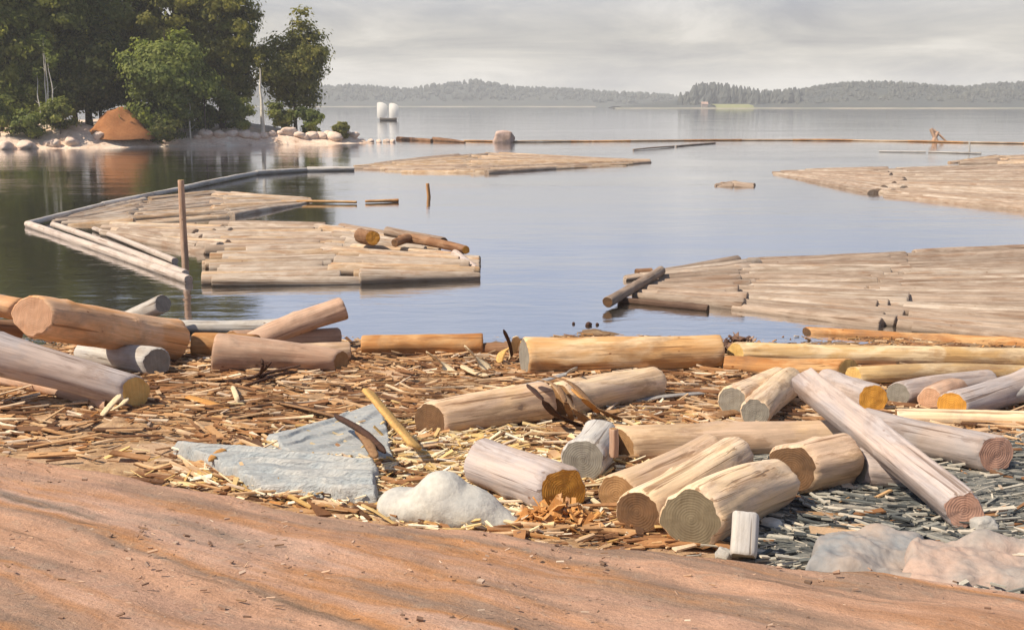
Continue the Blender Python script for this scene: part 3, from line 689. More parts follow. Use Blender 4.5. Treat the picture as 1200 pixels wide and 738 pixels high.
# splinters and twigs, one line each
sp = [((500, 412, .3), (520, 428, .1), (534, 440, .02), .12, 'cream', 'tall cream splinter standing before the tan waterline log'), ((545, 405, .35), (560, 422, .15), (575, 434, .03), .14, 'cream', 'broad cream splinter leaning at the right end of the tan waterline log'),
      ((590, 386, .5), (597, 402, .3), (600, 418, .1), .04, 'dark', 'dark thin splinter sticking up left of the longest orange log'), ((606, 394, .4), (602, 408, .2), (596, 422, .05), .10, 'cream', 'pale yellow splinter sticking up left of the longest orange log'),
      ((615, 398, .3), (590, 412, .15), (585, 425, .05), .09, 'yellow', 'short yellow splinter heaped left of the longest orange log'),
      ((540, 428, .12), (556, 436, .06), (572, 440, .03), .09, 'cream', 'flat cream splinter lying by the tan waterline log'), ((118, 488, .02), (130, 474, .12), (142, 462, .2), .06, 'cream', 'white splinter propped against the yellow cut end'),
      ((128, 482, .02), (142, 474, .08), (150, 466, .12), .05, 'cream', 'second white splinter beside the yellow cut end'), ((272, 452, .02), (276, 462, .1), (280, 474, .02), .05, 'cream', 'small white splinter standing below the dark twigs'),
      ((745, 470, .03), (780, 464, .06), (830, 460, .03), .08, 'grey', 'long grey bark strip lying flat right of the cream log'), ((830, 492, .02), (852, 484, .05), (880, 482, .02), .08, 'brown', 'dark strip of bark lying under the pair of grey ended logs'),
      ((640, 500, .03), (668, 506, .05), (700, 512, .02), .09, 'brown', 'brown strip of bark lying before the two pale logs'), ((210, 462, .02), (240, 470, .05), (270, 480, .02), .09, 'orange', 'orange strip of bark lying below the stout grey faced log'),
      ((320, 470, .05), (365, 480, .09), (402, 490, .05), .10, 'brown', 'long reddish brown bark strip lying above the upper grey slab'), ((245, 540, .1), (260, 528, .1), (290, 518, .05), .05, 'orange', 'orange splinter lying on the rim of the sand bank')]
for i, (a, b, c, wd, mt, lb) in enumerate(sp):
    B(lb, op(a, b, c), wd, .018, FM[mt], 'splinter', 'large splinters in the debris', name='splinter', seed=20+i, roll=rnd.uniform(-.4, .4))
tw = empty('branch', on(300, 442, .05)); tag(tw, 'dead dark branch with twigs lying below the small brown ended log', 'branch')
for i, pl in enumerate([((248, 448, .03), (290, 443, .08), (325, 434, .12), (352, 428, .2)), ((270, 449, .04), (300, 440, .1), (318, 424, .3)), ((300, 444, .05), (330, 438, .1), (348, 436, .08)), ((285, 452, .03), (305, 446, .08), (322, 440, .1)), ((304, 440, .1), (308, 428, .25), (306, 420, .32))]):
    o = B(None, op(*pl), .045 if i == 0 else .03, .03, FM['dark'], name='twig', seed=40+i, taper=.4); o.location -= tw.location; o.parent = tw
# amber bark heap, and root clump
def heap(label, c, sx, sy, n, mt, seed, name, cat, size=(.05, .16), h=.12):
    r_ = random.Random(seed); root = None; V = []; Fc = []
    for i in range(n):
        x, y = r_.gauss(0, .4)*sx, r_.gauss(0, .4)*sy; k = math.exp(-(x/sx)**2*2-(y/sy)**2*2)
        ln, wd, th = r_.uniform(*size), r_.uniform(.02, .06), .01
        q = Euler((r_.uniform(-.8, .8), r_.uniform(-.8, .8), r_.uniform(0, 6.28))).to_matrix()
        cc = Vector((x, y, h*k*r_.random()))
        b = len(V)
        for sx_ in (-1, 1):
            for sy_ in (-1, 1):
                for sz_ in (-1, 1): V.append(cc+q@Vector((sx_*ln*.5*(1 if sy_ > 0 else r_.uniform(.5, 1)), sy_*wd*.5, sz_*th*.5)))
        Fc += [tuple(b+t for t in f) for f in ((0, 1, 3, 2), (4, 6, 7, 5), (0, 4, 5, 1), (2, 3, 7, 6), (0, 2, 6, 4), (1, 5, 7, 3))]
    o = mesh_from(name, V, Fc, mt, smooth=False); o.location = c
    return tag(o, label, cat, kind='stuff')
am = islandmat('amber_bark', [(0, (.34, .15, .05)), (.4, (.52, .25, .08)), (.8, (.60, .34, .14)), (1, (.45, .25, .14))])
heap('heap of orange bark flakes under the golden cut face', on(655, 612, .02), .34, .16, 150, am, 3, 'bark_flakes', 'bark flakes', (.08, .2), .13)
br = islandmat('root_bark', [(0, (.10, .06, .05)), (.5, (.22, .13, .09)), (1, (.36, .24, .17))])
heap('dark heap of broken bark between the longest orange log and the golden log', on(868, 414, .05), .42, .15, 160, br, 4, 'bark_heap', 'bark heap', (.06, .18), .26)

# ------------------------------------------------------------------ litter of chips
def litter(name, label, cat, n, region, stops, seed, size, flat=.25, dens=None, lift=.0, zfun=gz, wide=(.07, .4, .045)):
    r_ = np.random.RandomState(seed); q = random.Random(seed); V = []; k = 0; tries = 0
    while k < n and tries < n*8:
        tries += 1
        px, py = q.uniform(region[0], region[2]), q.uniform(region[1], region[3])
        if len(region) > 4:
            x, y = px, py
        else:
            p = on(px, py); x, y = p.x, p.y
        if dens and q.random() > dens(x, y): continue
        ln = size[0]*(size[1]/size[0])**(q.random()**1.6); wd = min(ln*q.uniform(wide[0], wide[1]), wide[2]); th = min(.012, wd*.4)
        a = q.gauss(-.12+1.1*noise.noise(Vector((x*.7, y*.9, 77))), .28) if q.random() < .8 else q.uniform(0, 3.14)
        M = Euler((q.gauss(0, flat), q.gauss(0, flat*.8), a)).to_matrix()
        z = zfun(x, y)+lift+q.random()**2*.05
        c = Vector((x, y, z)); t1, t2 = q.uniform(.2, 1), q.uniform(.2, 1)
        P = [Vector((-.5*ln, -.5*wd*t1, 0)), Vector((.5*ln, -.5*wd*t2, 0)), Vector((.5*ln, .5*wd*t2, 0)), Vector((-.5*ln, .5*wd*t1, 0))]
        lo = [c+M@(v+Vector((0, 0, -th*.5))) for v in P]; hi = [c+M@(v+Vector((0, 0, th*.5))) for v in P]
        V.append(lo+hi); k += 1
    Vn = [v for b in V for v in b]
    Fc = []
    for i in range(k):
        b = i*8; Fc += [(b+3, b+2, b+1, b), (b+4, b+5, b+6, b+7), (b, b+1, b+5, b+4), (b+1, b+2, b+6, b+5), (b+2, b+3, b+7, b+6), (b+3, b, b+4, b+7)]
    o = mesh_from(name, Vn, Fc, islandmat(name+'_mix', stops, patch=name in ('wood_chips', 'bark_sheets', 'wood_splinters')), smooth=False)
    return tag(o, label, cat, kind='stuff')
def dchips(x, y):
    d = y-ycrest(x)
    if d < .05 or y > 15.0: return 0
    return (1-.5*sm(-1.6, -2.8, x)*(1-sm(9.5, 10.5, y)))*sm(.05, .5, d)*(.35+.65*sm(-.15, .25, noise.noise(Vector((x*.8, y*1.1, 31)))))*(1-.9*greyness(x, y))
warm = [(0, (.11, .06, .04)), (.22, (.24, .14, .08)), (.42, (.38, .23, .13)), (.58, (.54, .30, .12)), (.70, (.60, .41, .20)), (.84, (.64, .52, .37)), (.95, (.72, .64, .52)), (1, (.36, .32, .31))]
litter('wood_chips', 'cream, yellow and brown wood chips and bark littered between the logs', 'wood chips', 15000, (-7.5, 6.2, 7.5, 15.0, 1), warm, 5, (.018, .19), .22, dchips)
litter('wood_splinters', 'long pale splinters strewn over the wood chips', 'splinters', 1900, (-6, 7, 5, 13.8, 1), [(0, (.25, .14, .08)), (.3, (.50, .32, .17)), (.55, (.68, .54, .36)), (1, (.82, .76, .66))], 8, (.14, .62), .16, dchips, lift=.02)
litter('bark_sheets', 'broad flat sheets of brown and tan bark trodden into the wood chips', 'bark', 9000, (-7, 6.4, 6, 14.4, 1), [(0, (.10, .06, .04)), (.25, (.24, .13, .07)), (.5, (.42, .24, .12)), (.75, (.56, .38, .21)), (1, (.70, .56, .40))], 15, (.06, .55), .09, dchips, lift=.005, wide=(.12, .4, .10))
def dcream(x, y):
    e = ((x+.6-.4*(y-8.2))/1.5)**2+((y-8.2)/1.3)**2; return dchips(x, y)*math.exp(-e)
litter('pale_chips', 'cream and yellow wood shavings heaped around the white boulder and pale logs', 'shavings', 5200, (-3.5, 6.4, 3.5, 11, 1), [(0, (.50, .30, .10)), (.35, (.64, .47, .22)), (.7, (.74, .62, .42)), (1, (.78, .72, .60))], 16, (.03, .26), .3, dcream, lift=.02, wide=(.1, .35, .05))
def dgrey(x, y):
    d = y-ycrest(x); return greyness(x, y)*sm(.0, .2, d)
litter('bark_debris', 'grey and black bark debris at the lower right', 'bark debris', 7000, (.8, 5.0, 5.5, 9.4, 1), [(0, (.03, .035, .04)), (.3, (.12, .13, .13)), (.55, (.25, .25, .23)), (.8, (.42, .40, .35)), (1, (.60, .54, .45))], 9, (.02, .30), .16, dgrey)
litter('bank_crumbs', 'crumbs of wood and earth scattered on the sand bank', 'crumbs', 1300, (-4.5, 3.0, 4.2, 8.4, 1), [(0, (.2, .12, .07)), (.5, (.44, .28, .18)), (.8, (.6, .42, .3)), (1, (.7, .6, .48))], 12, (.008, .05), .2,
       lambda x, y: (1 if y < ycrest(x) else 0)*(.15+.85*sm(.0, .3, noise.noise(Vector((x*1.2, y*1.2, 3))))))
litter('earth_clods', 'small clods and grit of the same earth on the sand bank', 'clods', 1800, (-4.5, 2.8, 4.2, 8.4, 1), [(0, (.13, .09, .065)), (.4, (.27, .17, .12)), (.75, (.38, .25, .18)), (1, (.46, .36, .29))], 19, (.006, .035), .4,
       lambda x, y: (1 if y < ycrest(x)+.1 else 0)*(.1+.9*sm(-.1, .35, noise.noise(Vector((x*.9+y*.8, (y-x*.6)*2.2, 12))))), lift=-.012, wide=(.5, .95, .03))
for i, (x, y, r_) in enumerate([(690, 381, 4), (672, 379, 2), (700, 380, 2)]):
    rock(['dark bark lump afloat off the longest orange log, largest of three', 'dark bark crumb afloat left of the largest floating lump', 'dark bark crumb afloat right of the largest floating lump'][i], atZ(x, y, .01), (r_*.013, r_*.012, r_*.012), FM['dark'], 60+i, 'bark lump', 'dark bark lumps afloat', sub=3, name='bark_lump')

# ------------------------------------------------------------------ wooded point
def tip(y): return -9.6-(y-88.5)*1.15 if y > 88.5 else -9.6-(88.5-y)*1.6
def pz(x, y):
    """height of the wooded point"""
    sy = 77.5 + max(0, (x+37)*.52) + 1.1*noise.noise(Vector((x*.25, 1, 0)))
    ex = tip(y) - x
    k = min((y-sy)/2.2, (ex+1.5)/3.0)
    h = .75*sm(0, 1, k)+(.75*sm(1, 6, (y-sy)/2))*sm(-17, -24, x) + .3*noise.noise(Vector((x*.4, y*.4, 2)))*sm(0, 1, k)
    if k < 0: h = max(-1.4, k*.8)
    m = math.exp(-((x+33.5)/3.2)**2-((y-84)/2.5)**2); return h + m*.9
pm, g = newmat('point_earth'); tc = g.add('ShaderNodeTexCoord'); sp_ = g.add('ShaderNodeSeparateXYZ', {0: (tc, 'Object')})
n = g.noise((tc, 'Object'), .8, 6, .65, .5); n3 = g.noise((tc, 'Object'), 5, 5, .6)
c = g.ramp(n, [(.3, (.44, .28, .19)), (.43, (.68, .52, .41)), (.56, (.74, .60, .49)), (.70, (.80, .72, .60))])
grs = g.ramp(n3, [(.3, (.035, .045, .015)), (.7, (.09, .09, .03))])
up = g.add('ShaderNodeMapRange', {0: g.math('ADD', (sp_, 2), g.math('MULTIPLY', n, .5)), 1: 1.75, 2: 2.1})
c = g.mix(up, c, grs); c = g.mix(.5, c, g.ramp(n3, [(.3, .6), (.7, 1.2)]), 'MULTIPLY')
g.pbr(c, .9, g.bump(n3, .6, .1), .2)
xs2 = list(np.arange(-150, -45, 2.5))+list(np.arange(-45, -10, .3)); ys2 = list(np.arange(74, 104, .3))+list(np.arange(104, 190, 3.0))
V = [(x, y, pz(x, y)) for y in ys2 for x in xs2]; nx = len(xs2)
struct(mesh_from('wooded_point', V, [(j*nx+i, j*nx+i+1, (j+1)*nx+i+1, (j+1)*nx+i) for j in range(len(ys2)-1) for i in range(nx-1)], pm))
em = simple('red_earth', (.36, .16, .065), (.28, .115, .045), 1.2, .9, .5, .1)
def mound(label, px, pyb, w_, h_, mat, Y):
    c = atY(px, pyb, Y); c.z = pz(c.x, c.y)-.15; V = []; n, m = 36, 14; 
    for j in range(m+1):
        for i in range(n):
            r = j/m; th = 6.283*i/n
            x, y = r*w_*math.cos(th)*(1+.15*noise.noise(Vector((math.cos(th), math.sin(th), 5)))), r*w_*.7*math.sin(th)
            V.append((x, y, h_*(1-sm(.12, 1.05, r))*(1+.3*noise.noise(Vector((x*.9+3, y*.9, 1))))+.08*noise.noise(Vector((x*3, y*3, 1)))-(.3 if j == m else 0)))
    Fc = [(j*n+i, (j+1)*n+i, (j+1)*n+(i+1) % n, j*n+(i+1) % n) for j in range(m) for i in range(n)]
    o = mesh_from('earth_mound', V, Fc, mat); o.location = c; return tag(o, label, 'earth mound')
mound('red brown mound of bare earth in front of the dark trees on the point', 139, 148, 2.7, 2.0, em, 83.6)

def leafmat(name, a, b, c_):
    m, g = newmat(name); ge = g.add('ShaderNodeNewGeometry'); tc = g.add('ShaderNodeTexCoord')
    n = g.noise((tc, 'Object'), .55, 4, .6)
    c = g.ramp((ge, 'Random Per Island'), [(0, a), (.5, b), (1, c_)])
    c = g.mix(.75, c, g.ramp(n, [(.36, (.55, .6, .55)), (.6, (1.25, 1.15, .95))]), 'MULTIPLY')
    d = g.add('ShaderNodeBsdfPrincipled', {'Base Color': c, 'Roughness': .6, 'Specular IOR Level': .15})
    t = g.add('ShaderNodeBsdfTranslucent', {'Color': g.mix(1.0, c, (1.5, 1.55, 1.1), 'MULTIPLY')}); s = g.add('ShaderNodeMixShader', {0: .48, 1: d, 2: t})
    g.add('ShaderNodeOutputMaterial', {'Surface': s}); return m
LM = dict(olive=leafmat('olive_leaves', (.15, .18, .05), (.22, .25, .075), (.31, .32, .10)), green=leafmat('green_leaves', (.14, .18, .05), (.20, .245, .075), (.28, .32, .11)),
          dark=leafmat('dark_leaves', (.07, .09, .03), (.12, .14, .045), (.19, .19, .065)), brown=leafmat('brown_leaves', (.155, .165, .045), (.225, .23, .065), (.32, .30, .095)))
barkm = simple('tree_bark', (.12, .09, .065), (.07, .05, .04), 3, .9, .5, .03, (1, 1, .3)); birch = simple('birch_bark', (.80, .76, .68), (.60, .56, .48), 3, .8, .3, .02, (1, 1, 2))
def crown_pts(kind, H, Wd, seed):
    """centres and sizes of leaf clumps"""
    q = random.Random(seed); out = []
    if kind == 'conifer':
        z = H*.12
        while z < H*.99:
            t = (z-H*.12)/(H*.88); rr = Wd*.5*(1-t)**.8*(.75+.5*q.random())
            for k in range(max(2, int(3+7*(1-t)))):
                a = q.random()*6.28; d = rr*q.uniform(.25, 1); out.append((d*math.cos(a), d*math.sin(a), z-.12*d+q.uniform(-.3, .3), .55+.35*(1-t), .32))
            z += H*.028
    else:
        base = {'broad': .05, 'tall': .02, 'bush': 0.0}[kind]
        n = {'broad': 100, 'tall': 150, 'bush': 26}[kind]
        ph = q.random()*50
        while len(out) < n:
            v = Vector((q.uniform(-1, 1), q.uniform(-1, 1), q.uniform(-1, 1)))
            if not .25 < v.length < 1: continue
            u = v.normalized(); k = .78+.42*noise.noise(u*1.7+Vector((ph, 0, 0)))
            k2 = 1
            if kind == 'tall': k2 = .70+.45*(1-abs(v.z))
            p = Vector((v.x*Wd*.5*k*k2, v.y*Wd*.5*k*k2, H*(base+(1-base)*(v.z*k*.5+.5))))
            s = {'broad': .85, 'tall': .8, 'bush': .42}[kind]*q.uniform(.7, 1.25)*(Wd/6 if kind != 'bush' else Wd/2.6); out.append((p.x, p.y, p.z, s, .62))
    return out
def crown_mesh(name, kind, H, Wd, seed, lm, nl, ls, parent):
    C_ = np.array(crown_pts(kind, H, Wd, seed)); r_ = np.random.RandomState(seed)
    idx = r_.randint(0, len(C_), nl); c = C_[idx]
    off = r_.normal(0, 1, (nl, 3)); off /= np.linalg.norm(off, axis=1)[:, None]; off *= (r_.rand(nl, 1)**.45)
    P = c[:, :3]+off*np.stack([c[:, 3], c[:, 3], c[:, 3]*c[:, 4]], 1)*(1+.25*r_.normal(0, 1, (nl, 1)).clip(-1, 2))
    ctr = np.array([0, 0, H*.45]); nrm = (P-ctr)/np.array([Wd*.5, Wd*.5, H*.5]); nrm = nrm/np.linalg.norm(nrm, axis=1)[:, None]+.7*off/np.linalg.norm(off, axis=1)[:, None]+r_.normal(0, .42, (nl, 3))+np.array([0, 0, .25])
    nrm /= np.linalg.norm(nrm, axis=1)[:, None]                  # leaves turn outwards to the light
    a = np.cross(nrm, r_.normal(0, 1, (nl, 3))); a /= np.linalg.norm(a, axis=1)[:, None]; b = np.cross(nrm, a)
    s = ls*(.6+.8*r_.rand(nl, 1)); a *= s; b *= s*.6
    Q = np.stack([P-a, P-b, P+a, P+b], 1).reshape(-1, 3)
    return quads_mesh(name, Q, nl, lm, parent)
def trunk_mesh(H, r, seed, mat, parent, limbs=7, lean=.03, Wd=4, dead=False):
    q = random.Random(seed); V = []; Fc = []
    def tube(P, R_, n=8):
        b = len(V)
        for j, (p, rr) in enumerate(zip(P, R_)):
            for i in range(n): V.append((p[0]+rr*math.cos(6.283*i/n), p[1]+rr*math.sin(6.283*i/n), p[2]))
        for j in range(len(P)-1):
            for i in range(n): Fc.append((b+j*n+i, b+j*n+(i+1) % n, b+(j+1)*n+(i+1) % n, b+(j+1)*n+i))
    lx, ly = q.uniform(-lean, lean)*H, q.uniform(-lean, lean)*H
    P = [(lx*t+.12*noise.noise(Vector((t*4, seed, 0))), ly*t, -.4+(H*.93+.4)*t) for t in [i/12 for i in range(13)]]
    tube(P, [r*(1-.85*i/12)*(1.35 if i == 0 else 1) for i in range(13)], 10)
    for k in range(limbs):
        t = q.uniform(.22, .85); a = q.random()*6.28; ln = Wd*.42*(1.1-t)*q.uniform(.7, 1.2); p = P[int(t*12)]
        Q = [(p[0]+ln*s*math.cos(a), p[1]+ln*s*math.sin(a), p[2]+ln*(.55*s+.2*s*s)) for s in (0, .3, .6, 1)]
        rr = r*(1-.85*t)*.55; tube(Q, [rr, rr*.75, rr*.5, rr*.2], 6)
    return mesh_from('trunk', V, Fc, mat, parent)
GT = 'trees on the wooded point'
def tree(label, px, Y, H, Wd, kind, leaf, seed, nl=9000, ls=.16, bark=None, group=GT, cat='tree', name='tree', r=None, z=None):
    x = (px-600)/F*Y; root = empty(name, (x, Y, (pz(x, Y) if z is None else z)-.05)); tag(root, label, cat, group)
    if kind != 'bush': trunk_mesh(H, r or .012*H+.06, seed, bark or barkm, root, Wd=Wd)
    else:
        for k in range(1): trunk_mesh(H*.8, .04, seed, barkm, root, limbs=5, Wd=Wd)
    crown_mesh('crown' if kind != 'bush' else 'foliage', kind, H, Wd, seed, LM[leaf], nl, ls, root); return root
T = tree
T('tall olive tree cut by the left edge of the picture', 8, 84, 17, 7.5, 'tall', 'olive', 1, 24000, .17)
T('tall olive green tree behind the pale birch trunks', 66, 86, 18, 7.5, 'tall', 'olive', 2, 24000, .17)
T('dark conifer behind the red earth mound', 112, 90, 18.5, 8.0, 'conifer', 'dark', 3, 24000, .17)
T('tall dark tree directly behind the leafy green tree', 160, 93, 20, 8.5, 'tall', 'olive', 4, 24000, .18)
T('rounded fresh green tree overhanging the red earth mound', 203, 85.5, 8.6, 7.6, 'broad', 'green', 5, 24000, .15)
T('tall brownish tree right of the leafy green tree', 214, 92, 18.5, 7.0, 'tall', 'brown', 6, 24000, .17)
T('tall brownish olive tree rising out of the picture before the sky gap', 266, 92.5, 18.5, 6.8, 'tall', 'brown', 7, 20000, .16)
T('narrow olive tree at the right end of the tall group', 286, 93.5, 13, 4.6, 'tall', 'olive', 8, 9000)
T('dark low tree in the hollow behind the mound', 126, 87, 8.0, 7.0, 'broad', 'dark', 9, 14000)
T('free standing bushy tree at the tip of the point', 350, 94.5, 10.2, 7.4, 'broad', 'brown', 10, 19000, .15)
T('dense dark tree at the back between the birches and the mound', 36, 96, 20, 9, 'tall', 'dark', 11, 18000, .2)
T('dark tree far back behind the tall brownish tree', 238, 99, 10, 7, 'tall', 'dark', 12, 12000, .2)
T('dark tree at the back, left of the leafy green tree', 96, 98, 12, 9, 'broad', 'dark', 13, 12000, .2)
T('dark low tree behind the right side of the leafy green tree', 212, 90, 6, 5, 'broad', 'dark', 14, 9000)
T('dark low tree beside the left edge of the picture', 28, 86, 6, 6, 'broad', 'dark', 15, 9000)
for i, (px, Y, H, Wd, lf, lb) in enumerate([(78, 81.5, 2.6, 3.4, 'olive', 'low olive bush left of the red earth mound'), (40, 80.5, 2.2, 3, 'green', 'low green bush near the left edge of the point'), (198, 84, 2.4, 3.2, 'dark', 'dark bush right of the red earth mound'),
       (286, 88.5, 3.6, 2.6, 'olive', 'upright bush under the narrow olive tree'), (334, 91, 2.9, 2.9, 'olive', 'round bush left of the free standing tree'), (366, 91.8, 2.6, 2.8, 'green', 'round bush right under the free standing tree'),
       (403, 90.5, 1.5, 1.5, 'brown', 'smallest round bush at the very tip of the point'), (170, 86, 2.6, 3, 'dark', 'dark bush behind the right foot of the earth mound'), (250, 89, 2.4, 2.4, 'dark', 'dark bush by the thin white trunks'), (8, 80.5, 3, 3, 'olive', 'bush at the left edge of the picture'),
       (98, 84.5, 3.6, 3.6, 'dark', 'dark bush behind the left foot of the earth mound'), (222, 87.5, 3.4, 3.6, 'olive', 'olive bush under the right side of the fresh green tree'), (264, 89.5, 4.2, 4.2, 'green', 'tallest green bush under the tall group before the sky gap'),
       (60, 84.5, 4.2, 4.4, 'olive', 'large olive bush behind the low bushes at the left'), (26, 84, 4.5, 4.4, 'green', 'large green bush near the left edge behind the boulders')]):
    T(lb, px, Y, H, Wd, 'bush', lf, 40+i, 3600, .12, group='bushes on the wooded point', cat='bush', name='bush')
# thin pale trunks standing in front of the foliage
for i, (px, Y, H, lb) in enumerate([(62, 82.5, 7.0, 'pale slender trunk at the left, tallest of the four'), (68, 82.3, 6.5, 'pale slender trunk right of the tallest one'), (74, 82.0, 5.6, 'pale slender trunk, rightmost of the four at the left'), (57, 82.2, 4.6, 'pale slender leaning trunk, leftmost of the four at the left'),
        (227, 85.5, 4.0, 'thin white trunk right of the leafy green tree'), (246, 86, 4.2, 'thin dark trunk in the bright gap of the wood'), (312, 90, 6.4, 'white trunk in the sky gap beside the free standing tree')]):
    x = (px-600)/F*Y; root = empty('slender_tree', (x, Y, pz(x, Y))); tag(root, lb, 'tree', 'slender bare trunks on the point')
    trunk_mesh(H, .085 if i < 6 else .2, 70+i, birch if i != 5 else barkm, root, limbs=4, Wd=1.6, lean=.06)
    crown_mesh('crown', 'bush', H*.25, 1.1, 90+i, LM['green' if i < 5 else 'brown'], 260, .09, root).location = (0, 0, H*.78)
shorerock = rockmat('shore_granite', (.68, .50, .41), (.76, .64, .54), 1.5)
# pink boulders along the point
ORD = ['first', 'second', 'third', 'fourth', 'fifth', 'sixth', 'seventh', 'eighth', 'ninth', 'tenth', 'eleventh', 'twelfth']; cnt = {}
for i in range(34):
    px = [14, 36, 44, 62, 70, 90, 122, 150, 176, 205, 236, 246, 262, 276, 290, 301, 313, 322, 333, 342, 352, 360, 369, 378, 386, 394, 402, 410, 418, 427, 436, 446, 455, 462][i]
    x = (px-600)/F*82; Y = 78.3+max(0, (x+37)*.50)+rnd.uniform(0, .9)
    x = (px-600)/F*Y; s = rnd.uniform(.3, .62)*(1 if px < 425 else .6)
    z = max(pz(x, Y), 0)+s*.25
    mt = shorerock
    where = 'left of the red earth mound' if px < 105 else 'below the red earth mound' if px < 185 else 'below the bright gap of the wood' if px < 300 else 'below the round bushes' if px < 385 else 'at the low tip of the point'
    kk_ = ('grey' if mt == RM['grey'] else 'pale pink')+' shore boulder '+where; cnt[kk_] = cnt.get(kk_, 0)+1
    rock(kk_+', '+ORD[cnt[kk_]-1]+' from the left', (x, Y, z), (s*rnd.uniform(1, 1.6), s, s*.8), mt, 100+i, group=('grey' if mt == RM['grey'] else 'pink')+' boulders '+where, sub=3, rz=rnd.random()*3)
# low spit that carries the tip
V = []; 
Yr = atZ(589, 167, 0)
rock('lone pinkish boulder rising where the long boom begins', Yr+Vector((0, 0, .3)), (1.05, .7, .72), rockmat('mooring_rock', (.60, .45, .40), (.34, .24, .19), 1.2), 77, group='rocks in open water')

# ------------------------------------------------------------------ far shore
hm = simple('far_hill_hazed', (.050, .060, .062), (.068, .074, .066), .05, .95, .2, .5)  # green greyed towards blue: part of the haze is put into the colour
def hill(name, prof, Yf, depth):
    """wooded ridge; prof = (px, top py) along the skyline"""
    V = []; n = 0
    pxs = np.arange(prof[0][0], prof[-1][0]+1, 6.0); K = 14
    for px in pxs:
        Yt = Yf+depth*.5; top = max(.3, atY(px, poly_at(prof, px), Yt).z)
        x0 = (px-600)/F*Yt
        for k in range(K+1):
            t = k/K; y = Yf+depth*t; s = math.sin(math.pi*min(1, max(0, t)))**.8
            V.append((x0*(1+0.0*t), y+6*noise.noise(Vector((px*.01, 0, 1))), top*s*(1+.06*noise.noise(Vector((x0*.03, y*.03, 5))))-.4))
    Fc = [(i*(K+1)+k, (i+1)*(K+1)+k, (i+1)*(K+1)+k+1, i*(K+1)+k+1) for i in range(len(pxs)-1) for k in range(K)]
    return struct(mesh_from(name, V, Fc, hm))
P1 = [(-500, 112), (-200, 104), (100, 100), (300, 102), (385, 104), (420, 102), (450, 105), (480, 107), (510, 102), (545, 98), (560, 97), (600, 104), (660, 107), (720, 111), (770, 113), (800, 118), (830, 124)]
P2 = [(720, 124), (790, 116), (830, 113), (900, 113), (930, 108), (960, 102), (1000, 98.5), (1040, 99), (1080, 103), (1120, 105), (1150, 101), (1190, 98), (1300, 100), (1450, 108), (1700, 106)]
hill('far_hill', P1, 950, 140); hill('far_hill', P2, 660, 140)
m_, g_ = newmat('pale_far_shore'); g_.pbr(g_.ramp(g_.noise((g_.add('ShaderNodeTexCoord'), 'Object'), .05, 3), [(.4, (.30, .26, .20)), (.6, (.17, .17, .13))]), .9)
def strip(name, x0, x1, Y, wd, h, mat):
    V = []; 
    for i in range(41):
        x = x0+(x1-x0)*i/40
        for (dy, z) in ((0, -.3), (wd*.3, h), (wd, h*1.4), (wd*1.2, -.3)): V.append((x, Y+dy+3*noise.noise(Vector((x*.02, 1, 1))), z))
    return struct(mesh_from(name, V, [(i*4+k, i*4+k+4, i*4+k+5, i*4+k+1) for i in range(40) for k in range(3)], mat))
strip('far_beach', -540, 70, 925, 34, .5, m_)
strip('far_beach', 60, 600, 644, 22, .45, m_)
fm, g_ = newmat('meadow'); g_.pbr((.22, .23, .09, 1), .9)
strip('meadow', (836-600)/F*650, (880-600)/F*650, 650, 22, 1.9, fm)
farleaf = simple('far_foliage_hazed', (.075, .085, .085), (.090, .095, .080), .05, .9, .1, .1)  # far woods carry some of the distance haze in their base colour
def forest(name, label, n, fn, hr, seed, kindw=.22):
    q = random.Random(seed); V = []; Fc = []
    for _ in range(n):
        x, y, z, hh = fn(q); ww = hh*kindw*q.uniform(.7, 1.4); b = len(V); ns, nr = 6, 5; 
        for j in range(nr):
            t = j/(nr-1); rr = ww*(math.sin(math.pi*(.18+.80*t))**.8)*(1 if kindw > .3 else (1.05-t*.8) if kindw > .2 else 1.0)
            for i in range(ns):
                a = 6.283*i/ns+j*.5; k_ = q.uniform(.7, 1.3); V.append((x+rr*k_*math.cos(a), y+rr*k_*math.sin(a), z-1+(hh+1)*t))
        for j in range(nr-1):
            for i in range(ns): Fc.append((b+j*ns+i, b+j*ns+(i+1) % ns, b+(j+1)*ns+(i+1) % ns, b+(j+1)*ns+i))
    o = mesh_from(name, V, Fc, farleaf, smooth=False)
    return tag(o, label, 'wood', kind='stuff')
def onhill(prof, Yf, depth, lo, hi, h0, h1):
    def f(q):
        px = q.uniform(lo, hi); t = q.uniform(.08, .62); Yt = Yf+depth*.5; x = (px-600)/F*Yt
        top = max(.3, atY(px, poly_at(prof, px), Yt).z)
        return x, Yf+depth*t, top*math.sin(math.pi*t)**.8-.8, q.uniform(h0, h1)
    return f
forest('far_wood', 'hazy blue grey woods covering the left far shore', 2600, onhill(P1, 950, 140, -450, 810, 2.5, 5), 0, 1, .4)
forest('far_wood', 'hazy woods covering the low hills of the right far shore', 2400, onhill(P2, 660, 140, 900, 1650, 1.8, 3.6), 0, 2, .4)
def row(q):
    px = q.uniform(793, 932); Y = q.uniform(676, 705); h = (12.0+2.0*math.sin((px-795)/22.0))*q.uniform(.8, 1.1)
    if px < 806: h *= .7
    return (px-600)/F*Y, Y, .8, h
forest('far_grove', 'upright row of tall hazy trees on the far shore right of centre', 300, row, 0, 3, .16)
def clump(q):
    px = q.gauss(548, 15); Y = q.uniform(990, 1030); return (px-600)/F*Y, Y, 9, q.uniform(6, 10)*math.exp(-((px-550)/34)**2)+1.5
forest('far_grove', 'taller hazy clump of trees on the far left shore skyline', 170, clump, 0, 4, .3)
